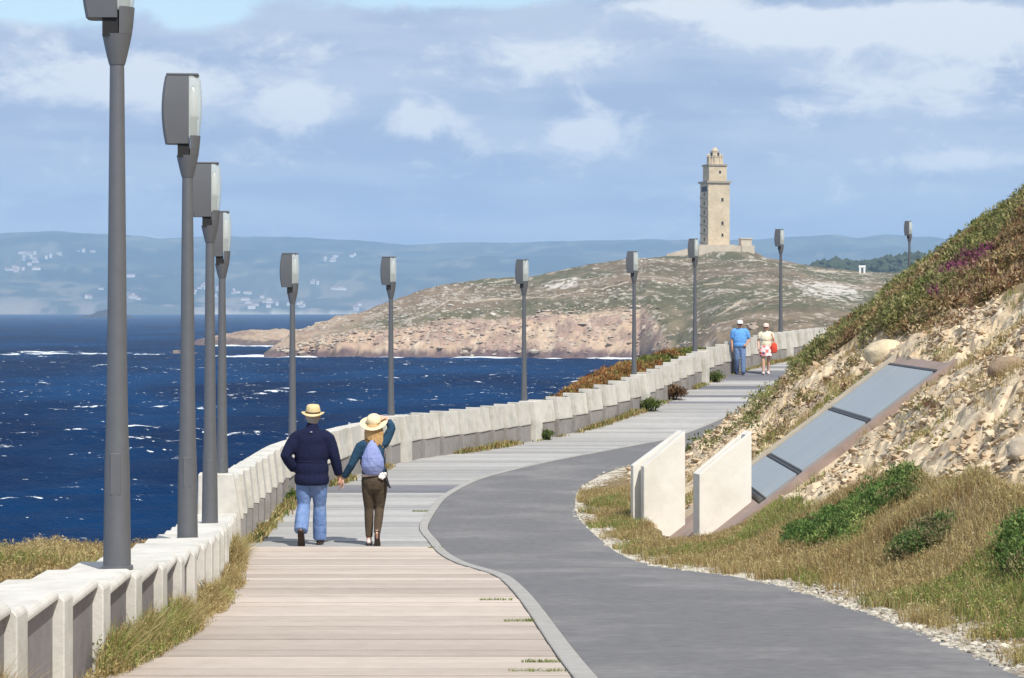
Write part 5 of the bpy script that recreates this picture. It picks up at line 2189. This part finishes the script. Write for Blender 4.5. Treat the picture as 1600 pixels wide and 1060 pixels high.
m_hair_blond = mat("blond_hair", (.46, .28, .11), rough=.6, var=.3, vscale=40, bump=1, bscale=60, stain=(.60, .42, .20), sscale=14, samount=.8)
m_hair_grey = mat("grey_hair", (.30, .27, .25), rough=.7, var=.2, vscale=60, bump=.6, bscale=80)
m_pack = cloth("lavender_nylon", (.215, .265, .50), var=.15, vscale=18, bump=1.2, bscale=12, rough=.6, stain=(.34, .38, .64), samount=.8)
m_pink_shoe = mat("pale_pink_shoe", (.68, .55, .51), rough=.7, var=.08)
m_white_cloth = cloth("white_cotton", (.76, .74, .70), var=.06)
m_blackstrap = mat("black_strap", (.012, .012, .014), rough=.7, var=.1)
m_eye = mat("eye_white", (.7, .68, .65), rough=.2, var=0)
m_lens_dark = mat("sunglass_lens", (.012, .012, .014), rough=.15, var=0)


def walker_body(root, m_skin, J, s, hand_l, hand_r, voxel=.008, yaw=0.0, feet=True, legs_r=(.085, .055, .036), arm_r=(.050, .040, .028)):
    """one continuous body from the joints J"""
    def build(bm):
        pel, che, nec, hd = J['pelvis'], J['chest'], J['neck'], J['head']
        limb(bm, [pel, lerp(pel, che, .5), che, lerp(che, nec, .6)], [(.155 * s, .105 * s), (.135 * s, .095 * s), (.165 * s, .105 * s), (.10 * s, .07 * s)])
        limb(bm, [lerp(che, nec, .5), nec, (hd[0], hd[1] - .01, hd[2] - .04)], [.07 * s, .056 * s, .052 * s])
        head_parts(bm, hd, yaw, s)
        for q in 'lr':
            limb(bm, [J['sh_' + q], J['el_' + q], J['wr_' + q]], [arm_r[0] * s, arm_r[1] * s, arm_r[2] * s])
            limb(bm, [J['hip_' + q], J['kn_' + q], J['an_' + q]], [legs_r[0] * s, legs_r[1] * s, legs_r[2] * s])
            h, t = J['heel_' + q], J['toe_' + q]
            bm_tube(bm, [(h[0], h[1], h[2] + .035), lerp((h[0], h[1], h[2] + .035), (t[0], t[1], t[2] + .025), .6), (t[0], t[1], t[2] + .02)], [.018 * s, .022 * s, .015 * s], 10)
            limb(bm, [J['an_' + q], (h[0], h[1] + .02, h[2] + .04)], [legs_r[2] * s, .022 * s])
        for spec in (hand_l, hand_r):
            if spec:
                hand_parts(bm, *spec)
    return fuse('body', build, m_skin, root, voxel, 2)


def sole(parent, heel, toe, s=1.0):
    h, t = Vector(heel), Vector(toe)
    d = (t - h).normalized()
    side = Vector((1, 0, 0))
    up = side.cross(d).normalized()
    if up.z < 0:
        up = -up
    bm = bmesh.new()
    a, b = [], []
    for (l, w) in ((-.036, .018), (-.028, .032), (.03, .038), (.10, .036), (.17, .045), (.235, .040), (.268, .02)):
        for lst, k in ((a, 1), (b, -1)):
            lst.append(h + d * l * s + side * w * k * s)
    ring = a + b[::-1]
    lo = [bm.verts.new(p - up * .004) for p in ring]
    hi = [bm.verts.new(p + up * .020) for p in ring]
    bm.faces.new(lo)
    bm.faces.new(hi[::-1])
    for i in range(len(ring)):
        j = (i + 1) % len(ring)
        bm.faces.new((lo[i], hi[i], hi[j], lo[j]))
    return bm_obj('sole', bm, m_sole, parent)


def build_man():
    X0, Y0 = -2.52, 29.0
    root = empty('person', (X0, Y0, float(g_(Y0)) + .002))
    tag(root, 'man walking away in navy jacket, faded jeans and straw hat, holding hands with the woman', 'person', 'couple walking away')
    J = dict(pelvis=(.0, 0, .93), chest=(.0, .02, 1.28), neck=(.005, .02, 1.50), head=(.012, .05, 1.62),
             sh_l=(-.185, .0, 1.35), el_l=(-.315, -.06, 1.13), wr_l=(-.21, .06, .93),
             sh_r=(.19, .0, 1.345), el_r=(.285, .0, 1.11), wr_r=(.335, .07, .87),
             hip_l=(-.10, 0, .90), kn_l=(-.105, .03, .50), an_l=(-.112, -.22, .22), heel_l=(-.115, -.26, .155), toe_l=(-.115, -.10, .02),
             hip_r=(.10, 0, .90), kn_r=(.09, .12, .49), an_r=(.085, .16, .09), heel_r=(.085, .12, .006), toe_r=(.09, .38, .006))
    J['toe_l'] = (-.118, -.125, .012)
    J['heel_l'] = (-.118, -.245, .19)
    J['an_l'] = (-.116, -.19, .25)
    walker_body(root, m_skin_a, J, 1.0, ((-.19, .09, .90), (.3, .6, -.7), (1, 0, .2), 1.0, .6, 1), ((.345, .075, .855), (.22, .15, -1), (-1, .1, 0), 1.05, .35, -1), voxel=.007)

    def jacket(bm):
        limb(bm, [(0, .0, .77), (0, .0, .90), (0, .0, 1.05), (.0, .005, 1.27), (.0, .01, 1.40), (.005, .015, 1.47)],
             [(.208, .155), (.205, .15), (.196, .135), (.220, .14), (.19, .115), (.10, .085)], 20, .12)
        limb(bm, [(.003, .012, 1.45), (.005, .012, 1.515)], [.085, .072], 14)
        limb(bm, [(-.12, .01, 1.37), (-.205, .0, 1.345), (-.325, -.06, 1.13), (-.225, .05, .955)], [.098, .085, .070, .058], 14, .3)
        limb(bm, [(.12, .01, 1.37), (.21, .0, 1.34), (.29, .0, 1.11), (.335, .065, .89)], [.098, .085, .068, .054], 14, .3)
    jk = fuse('jacket', jacket, m_navy, root, .011, 7)
    # waist seam, vent and collar label
    bm = bmesh.new()
    rings = []
    for z, k in ((1.045, 1.0), (1.047, 1.012), (1.066, 1.012), (1.068, 1.0)):
        rings.append([bm.verts.new((.197 * k * math.cos(a), .140 * k * math.sin(a), z)) for a in np.linspace(0, 2 * math.pi, 33)[:-1]])
    for a, b in zip(rings[:-1], rings[1:]):
        for i in range(32):
            bm.faces.new((a[i], a[(i + 1) % 32], b[(i + 1) % 32], b[i]))
    bm_obj('waist_seam', bm, m_navy, jk, True)
    bm = bmesh.new()
    bm_box(bm, -.010, .016, -.1215, -.112, 1.428, 1.440)
    bm_obj('neck_label', bm, mat("grey_label", (.35, .37, .45), rough=.6, var=0), jk)

    def jeans(bm):
        limb(bm, [(0, 0, .98), (0, 0, .86)], [(.165, .125), (.17, .13)], 16)
        limb(bm, [(-.095, 0, .88), (-.105, .03, .50), (-.118, -.205, .20)], [.105, .082, .088], 14, .15)
        limb(bm, [(.095, .0, .88), (.09, .115, .49), (.087, .15, .065)], [.105, .080, .084], 14, .15)
    fuse('jeans', jeans, m_jeans, root, .010, 3)
    for q, (h, t) in (('l', ((-.118, -.245, .175), (-.118, -.118, -.01))), ('r', ((.085, .10, .012), (.09, .36, .012)))):
        hv = Vector(h)
        d = (Vector(t) - hv).normalized()

        def sh(bm):
            shoe(bm, h, hv + d * .26, 1.05)
        so = fuse('shoe', sh, m_shoe_dark, root, .008, 2)
        sole(so, h, hv + d * .26, 1.05)
    hat(root, (.012, .04, 1.665), [(.100, .0), (.104, .03), (.094, .075), (.080, .102), (.045, .108), (.012, .100)], (.158, -.022), m_hat, m_brown_band, (R(6), R(1.5)), 'straw_hat', .028)

    def hair(bm):
        bm_tube(bm, [(.012, .02, 1.575), (.012, .02, 1.64)], [(.077, .088), (.085, .098)], 14)
    fuse('hair', hair, m_hair_grey, root, .008, 2)
    bm = bmesh.new()
    bm_tube(bm, [(-.263, -.005, 1.068), (-.252, .01, 1.05)], [.045, .045], 10)
    return root


def build_woman():
    X0, Y0 = -1.745, 29.0
    root = empty('person', (X0, Y0, float(g_(Y0)) + .002))
    tag(root, 'woman walking away in teal top and brown trousers, one hand holding her straw hat', 'person', 'couple walking away')
    s = .93
    J = dict(pelvis=(.02, 0, .85), chest=(-.01, .02, 1.15), neck=(-.005, .02, 1.345), head=(.008, .055, 1.465),
             sh_l=(-.165, .01, 1.265), el_l=(-.27, -.02, 1.02), wr_l=(-.375, .06, .855),
             sh_r=(.135, .01, 1.285), el_r=(.235, .03, 1.485), wr_r=(.165, .06, 1.60),
             hip_l=(-.065, 0, .82), kn_l=(-.06, .06, .46), an_l=(-.055, .02, .085), heel_l=(-.055, -.02, .006), toe_l=(-.06, .21, .006),
             hip_r=(.10, 0, .82), kn_r=(.075, .05, .46), an_r=(.055, -.14, .19), heel_r=(.055, -.20, .14), toe_r=(.055, -.08, .012))
    walker_body(root, m_skin_b, J, s, ((-.38, .065, .845), (-.35, .2, -.9), (1, .2, -.2), .92, .45, 1), ((.162, .062, 1.605), (-.85, -.05, .05), (0, .3, -1), .95, .30, 1), voxel=.007, arm_r=(.045, .037, .027))

    def top(bm):
        limb(bm, [(.01, .0, .90), (.0, .0, 1.0), (-.01, .005, 1.14), (-.012, .012, 1.26), (-.008, .018, 1.32)], [(.150, .110), (.135, .10), (.15, .11), (.135, .09), (.07, .06)], 18, .15)
        limb(bm, [(-.09, .01, 1.265), (-.165, .005, 1.245), (-.27, -.02, 1.02), (-.36, .05, .875)], [.07, .062, .050, .042], 12)
        limb(bm, [(.07, .01, 1.27), (.14, .01, 1.285), (.232, .028, 1.475), (.195, .05, 1.55)], [.07, .062, .052, .044], 12)
    tp = fuse('knit_top', top, m_teal, root, .010, 3)

    def hem(bm):
        limb(bm, [(.012, .0, .862), (.012, .0, .905)], [(.160, .118), (.152, .112)], 18, .1)
    fuse('white_hem', hem, mat("cream_undershirt", (.62, .50, .42), rough=.9, var=.1, vscale=20), root, .010, 2)

    def tr(bm):
        limb(bm, [(.015, .0, .885), (.018, -.01, .78)], [(.150, .115), (.165, .135)], 18)
        limb(bm, [(-.062, -.005, .80), (-.058, .055, .46), (-.055, .02, .105)], [(.090, .10), .060, .044], 14, .2)
        limb(bm, [(.095, -.005, .80), (.075, .045, .46), (.056, -.14, .175)], [(.090, .10), .060, .044], 14, .2)
    fuse('trousers', tr, m_olive, root, .009, 3)
    for q, (h, t) in (('l', ((-.055, -.03, .012), (-.062, .21, .012))), ('r', ((.058, -.185, .165), (.055, -.09, -.03)))):
        hv = Vector(h)
        d = (Vector(t) - hv).normalized()

        def sh(bm):
            shoe(bm, h, hv + d * .24, .95)
        so = fuse('shoe', sh, m_pink_shoe, root, .008, 2)
        sole(so, h, hv + d * .24, .92)

    def hair(bm):
        bm_tube(bm, [(.008, .03, 1.45), (.008, .03, 1.51)], [(.085, .098), (.082, .095)], 14)
        r = random.Random(3)
        for k in range(22):
            a = R(-200 + 220 * k / 21.0)
            x, y = .078 * math.cos(a), .075 * math.sin(a) + .015
            L = r.uniform(.19, .27)
            bm_tube(bm, [(.008 + x, y, 1.50), (.008 + x * 1.25, y * 1.15 - .01, 1.42), (.008 + x * r.uniform(.9, 1.35) + r.uniform(-.02, .02), y * 1.1 - .025, 1.50 - L)], [.026, .027, .012], 8)
    fuse('hair', hair, m_hair_blond, root, .0065, 1)
    hat(root, (.005, .045, 1.545), [(.098, .0), (.102, .03), (.094, .07), (.070, .092), (.02, .10)], (.195, -.008), m_hat_pale, mat("tan_hat_band", (.16, .12, .08), var=.1), (R(24), R(-6)), 'straw_hat', .02)
    # drawstring backpack
    bp = empty('backpack', (X0 - .005, Y0 - .115, float(g_(Y0)) + .90))
    tag(bp, 'lavender blue drawstring backpack on the back of the woman in the teal top', 'backpack')

    def pk(bm):
        limb(bm, [(.0, -.01, .05), (.005, -.025, .14), (.0, -.02, .25), (-.005, .0, .35), (-.008, .015, .41)], [(.128, .062), (.142, .082), (.115, .070), (.072, .045), (.03, .022)], 18)
        for k in range(7):
            a = R(200 + 140 * k / 6)
            bm_tube(bm, [(.055 * math.cos(a), .045 * math.sin(a) + .01, .36), (.118 * math.cos(a), .075 * math.sin(a) - .01, .22), (.125 * math.cos(a), .072 * math.sin(a) - .02, .10)], [.012, .020, .012], 8)
    fuse('bag', pk, m_pack, bp, .008, 1)
    for q in (-1, 1):
        bm = bmesh.new()
        bm_tube(bm, [(q * .02, .01, .41), (q * .075, .06, .445), (q * .10, .12, .40)], [.008, .008, .008], 8)
        bm_tube(bm, [(q * .12, .015, .05), (q * .155, .09, .14), (q * .15, .16, .25)], [.007, .007, .007], 8)
        bm_obj('cord_strap', bm, m_blackstrap, bp, True)
    # light cloth bundle and dark strap at the right hip
    hb = empty('hip_bundle', (X0 + .115, Y0 - .12, float(g_(Y0)) + .835))
    tag(hb, 'white crumpled cloth bundle with black tails hanging at the right hip of the woman', 'bundle')

    def bu(bm):
        r = random.Random(8)
        for k in range(9):
            bm_tube(bm, [(r.uniform(-.03, .03), r.uniform(-.02, .02), .055 + r.uniform(-.03, .03)), (r.uniform(-.05, .05), r.uniform(-.03, .03), .055 + r.uniform(-.04, .045))], [.022, .020], 8)
    fuse('cloth', bu, m_white_cloth, hb, .007, 1)
    bm = bmesh.new()
    bm_tube(bm, [(.04, .02, .09), (.055, .01, .0), (.075, .0, -.06), (.105, -.005, -.10)], [.012, .022, .02, .008], 8)
    bm_tube(bm, [(.05, .06, .13), (.06, .02, .06)], [.012, .012], 8)
    bm_obj('strap_tail', bm, m_blackstrap, hb, True)


def eyes(parent, c, s=1.0):
    for q in (-1, 1):
        bm = bmesh.new()
        bmesh.ops.create_uvsphere(bm, u_segments=8, v_segments=6, radius=.011 * s)
        o = bm_obj('eye', bm, m_eye, parent, True)
        o.location = (c[0] + q * .031 * s, c[1] + .084 * s, c[2] + .018 * s)


def sunglasses(parent, c, s=1.0):
    bm = bmesh.new()
    for q in (-1, 1):
        bm_box(bm, c[0] + q * .033 * s - .026 * s, c[0] + q * .033 * s + .026 * s, c[1] + .094 * s, c[1] + .104 * s, c[2] - .004 * s, c[2] + .034 * s, .006)
        bm_box(bm, c[0] + q * .072 * s - .003, c[0] + q * .072 * s + .003, c[1] + .0, c[1] + .100 * s, c[2] + .016 * s, c[2] + .024 * s)
    bm_box(bm, c[0] - .01, c[0] + .01, c[1] + .096 * s, c[1] + .101 * s, c[2] + .018 * s, c[2] + .026 * s)
    bm_obj('sunglasses', bm, m_lens_dark, parent)


def cap(parent, c, m, s=1.0):
    bm = bmesh.new()
    bm_lathe(bm, [(.098, .0), (.100, .03), (.090, .065), (.06, .09), (.015, .10)], 18, c[0], c[1], ex=.92, ey=1.05)
    bm_tube(bm, [(c[0], c[1] + .07, c[2] * 0 + .006), (c[0], c[1] + .165, -.008)], [(.075, .008), (.062, .007)], 14)
    bmesh.ops.translate(bm, vec=(0, 0, c[2]), verts=bm.verts[:])
    bm_obj('cap', bm, m, parent, True, 60)


def build_strollers():
    Y0 = 69.2
    # the man: faces the camera, so the figure is built facing +Y and turned round
    X0 = (1156 - 800) / 3600 * Y0
    root = empty('person', (X0, Y0, float(g_(Y0)) + .002), R(180))
    tag(root, 'man in bright blue t-shirt, white cap and jeans strolling towards the camera', 'person', 'couple walking towards the camera')
    s = .95
    J = dict(pelvis=(0, 0, .86), chest=(0, .0, 1.18), neck=(0, .0, 1.385), head=(0, .02, 1.49),
             sh_l=(-.19, 0, 1.31), el_l=(-.29, -.03, 1.05), wr_l=(-.20, .12, .91),
             sh_r=(.19, 0, 1.31), el_r=(.235, -.03, 1.03), wr_r=(.235, .05, .80),
             hip_l=(-.09, 0, .84), kn_l=(-.09, .08, .46), an_l=(-.085, .10, .085), heel_l=(-.085, .06, .006), toe_l=(-.10, .29, .006),
             hip_r=(.09, 0, .84), kn_r=(.085, .02, .46), an_r=(.08, -.16, .12), heel_r=(.08, -.22, .06), toe_r=(.08, -.0, .01))
    walker_body(root, m_skin_a, J, s, ((-.195, .125, .905), (.7, .3, -.5), (0, -1, 0), .95, .5, -1), ((.235, .055, .79), (0, .1, -1), (-1, 0, 0), .95, .35, 1), voxel=.009)
    m_blue = cloth("bright_blue_cotton", (.13, .34, .72), var=.1, vscale=10, bump=.8, bscale=12)

    def shirt(bm):
        limb(bm, [(0, 0, .83), (0, 0, .95), (0, .01, 1.16), (0, 0, 1.30), (0, 0, 1.375)], [(.185, .145), (.185, .15), (.20, .135), (.175, .105), (.075, .07)], 18, .12)
        limb(bm, [(-.12, 0, 1.30), (-.19, 0, 1.29), (-.255, -.02, 1.12)], [.085, .078, .07], 12)
        limb(bm, [(.12, 0, 1.30), (.19, 0, 1.29), (.225, -.02, 1.12)], [.085, .078, .07], 12)
    fuse('t_shirt', shirt, m_blue, root, .012, 3)

    def jeans(bm):
        limb(bm, [(0, 0, .90), (0, 0, .80)], [(.155, .12), (.165, .125)], 16)
        limb(bm, [(-.088, 0, .82), (-.09, .08, .46), (-.086, .10, .07)], [.098, .075, .07], 14)
        limb(bm, [(.088, 0, .82), (.085, .02, .46), (.08, -.15, .10)], [.098, .075, .07], 14)
    fuse('jeans', jeans, m_jeans2, root, .011, 3)
    for h, t in (((-.085, .05, .01), (-.10, .29, .01)), ((.08, -.20, .06), (.08, .03, .0))):
        hv = Vector(h)
        d = (Vector(t) - hv).normalized()

        def sh(bm):
            shoe(bm, h, hv + d * .25, 1.0)
        fuse('shoe', sh, cloth("navy_canvas_shoe", (.03, .045, .11)), root, .009, 2)
    cap(root, (0, .015, 1.535), m_white_cloth)
    sunglasses(root, (0, .02, 1.49), s)
    eyes(root, (0, .02, 1.49), s)

    # the woman
    X1 = (1197 - 800) / 3600 * Y0
    root = empty('person', (X1, Y0 + .05, float(g_(Y0)) + .002), R(180))
    tag(root, 'woman in cream top and short red patterned skirt strolling towards the camera', 'person', 'couple walking towards the camera')
    s = .92
    J = dict(pelvis=(0, 0, .80), chest=(0, .0, 1.10), neck=(0, .0, 1.29), head=(0, .02, 1.40),
             sh_l=(-.165, 0, 1.22), el_l=(-.24, -.02, .98), wr_l=(-.20, .10, .80),
             sh_r=(.165, 0, 1.22), el_r=(.23, -.04, .99), wr_r=(.23, .06, .80),
             hip_l=(-.085, 0, .78), kn_l=(-.085, -.04, .43), an_l=(-.08, -.14, .10), heel_l=(-.08, -.19, .04), toe_l=(-.08, .02, .008),
             hip_r=(.085, 0, .78), kn_r=(.085, .07, .43), an_r=(.085, .09, .08), heel_r=(.085, .05, .006), toe_r=(.095, .26, .006))
    walker_body(root, m_skin_b, J, s, ((-.198, .11, .79), (.1, .3, -1), (1, 0, 0), .92, .5, -1), ((.23, .065, .79), (0, .2, -1), (-1, 0, 0), .92, .4, 1), voxel=.009, legs_r=(.09, .058, .036))
    m_cream = cloth("cream_cotton", (.72, .66, .50), var=.1, vscale=10, bump=.7, bscale=12)

    def blouse(bm):
        limb(bm, [(0, 0, .86), (0, .01, 1.0), (0, .015, 1.10), (0, 0, 1.22), (0, 0, 1.285)], [(.165, .125), (.155, .12), (.175, .135), (.15, .10), (.065, .06)], 18)
        limb(bm, [(-.10, 0, 1.22), (-.165, 0, 1.205), (-.205, -.01, 1.09)], [.075, .066, .06], 12)
        limb(bm, [(.10, 0, 1.22), (.165, 0, 1.205), (.20, -.01, 1.09)], [.075, .066, .06], 12)
    fuse('blouse', blouse, m_cream, root, .012, 3)
    # printed skirt: red, white and dark blotches
    m_print = bpy.data.materials.new("red_patterned_cotton")
    m_print.use_nodes = True
    nt = m_print.node_tree
    vor = nd(nt, 'ShaderNodeTexVoronoi')
    vor.inputs['Scale'].default_value = 11
    rp = nd(nt, 'ShaderNodeValToRGB')
    rp.color_ramp.interpolation = 'CONSTANT'
    e = rp.color_ramp.elements
    e[0].position, e[0].color = 0, (.78, .70, .66, 1)
    e[1].position, e[1].color = .30, (.68, .16, .14, 1)
    for p_, c_ in ((.50, (.78, .62, .62, 1)), (.68, (.16, .10, .20, 1)), (.80, (.78, .36, .34, 1))):
        x = e.new(p_)
        x.color = c_
    geo = nd(nt, 'ShaderNodeNewGeometry')
    nt.links.new(geo.outputs['Position'], vor.inputs['Vector'])
    sp = nd(nt, 'ShaderNodeSeparateColor')
    nt.links.new(vor.outputs['Color'], sp.inputs[0])
    nt.links.new(sp.outputs[0], rp.inputs[0])
    nt.links.new(rp.outputs[0], nt.nodes['Principled BSDF'].inputs['Base Color'])
    nt.nodes['Principled BSDF'].inputs['Roughness'].default_value = .9

    def skirt(bm):
        limb(bm, [(0, 0, .90), (0, 0, .78), (0, .01, .60), (0, .01, .54)], [(.15, .12), (.185, .15), (.205, .165), (.205, .165)], 20, .1)
    fuse('skirt', skirt, m_print, root, .012, 2)
    for h, t in (((-.08, -.18, .04), (-.08, .04, .0)), ((.085, .04, .01), (.095, .26, .01))):
        hv = Vector(h)
        d = (Vector(t) - hv).normalized()

        def sh(bm):
            shoe(bm, h, hv + d * .23, .92)
        fuse('shoe', sh, m_pink_shoe, root, .009, 2)
    cap(root, (0, .015, 1.44), cloth("pale_pink_cap", (.70, .52, .46)))
    sunglasses(root, (0, .02, 1.40), s)
    eyes(root, (0, .02, 1.40), s)

    def hair(bm):
        bm_tube(bm, [(0, -.02, 1.36), (0, -.01, 1.46)], [(.084, .085), (.082, .09)], 14)
    fuse('hair', hair, mat("dark_blond_hair", (.34, .20, .10), rough=.7, var=.3, vscale=40), root, .009, 1)
    # red shoulder bag
    bg = empty('shoulder_bag', (X1 + .235, Y0 - .08, float(g_(Y0)) + .66), R(180))
    tag(bg, 'red shoulder bag at the hip of the woman in the patterned skirt', 'bag')

    def bag(bm):
        limb(bm, [(0, 0, .0), (0, .01, .14), (0, .0, .27)], [(.08, .045), (.095, .055), (.07, .035)], 14, .4)
    fuse('bag_body', bag, cloth("red_bag_cloth", (.62, .075, .045), var=.15), bg, .01, 2)
    bm = bmesh.new()
    bm_tube(bm, [(-.0, .0, .27), (.03, .02, .42), (.07, .0, .545), (.075, -.09, .575)], [.012, .012, .012, .012], 8)
    bm_obj('strap', bm, cloth("red_strap", (.50, .09, .06)), bg, True)


build_man()
build_woman()
build_strollers()
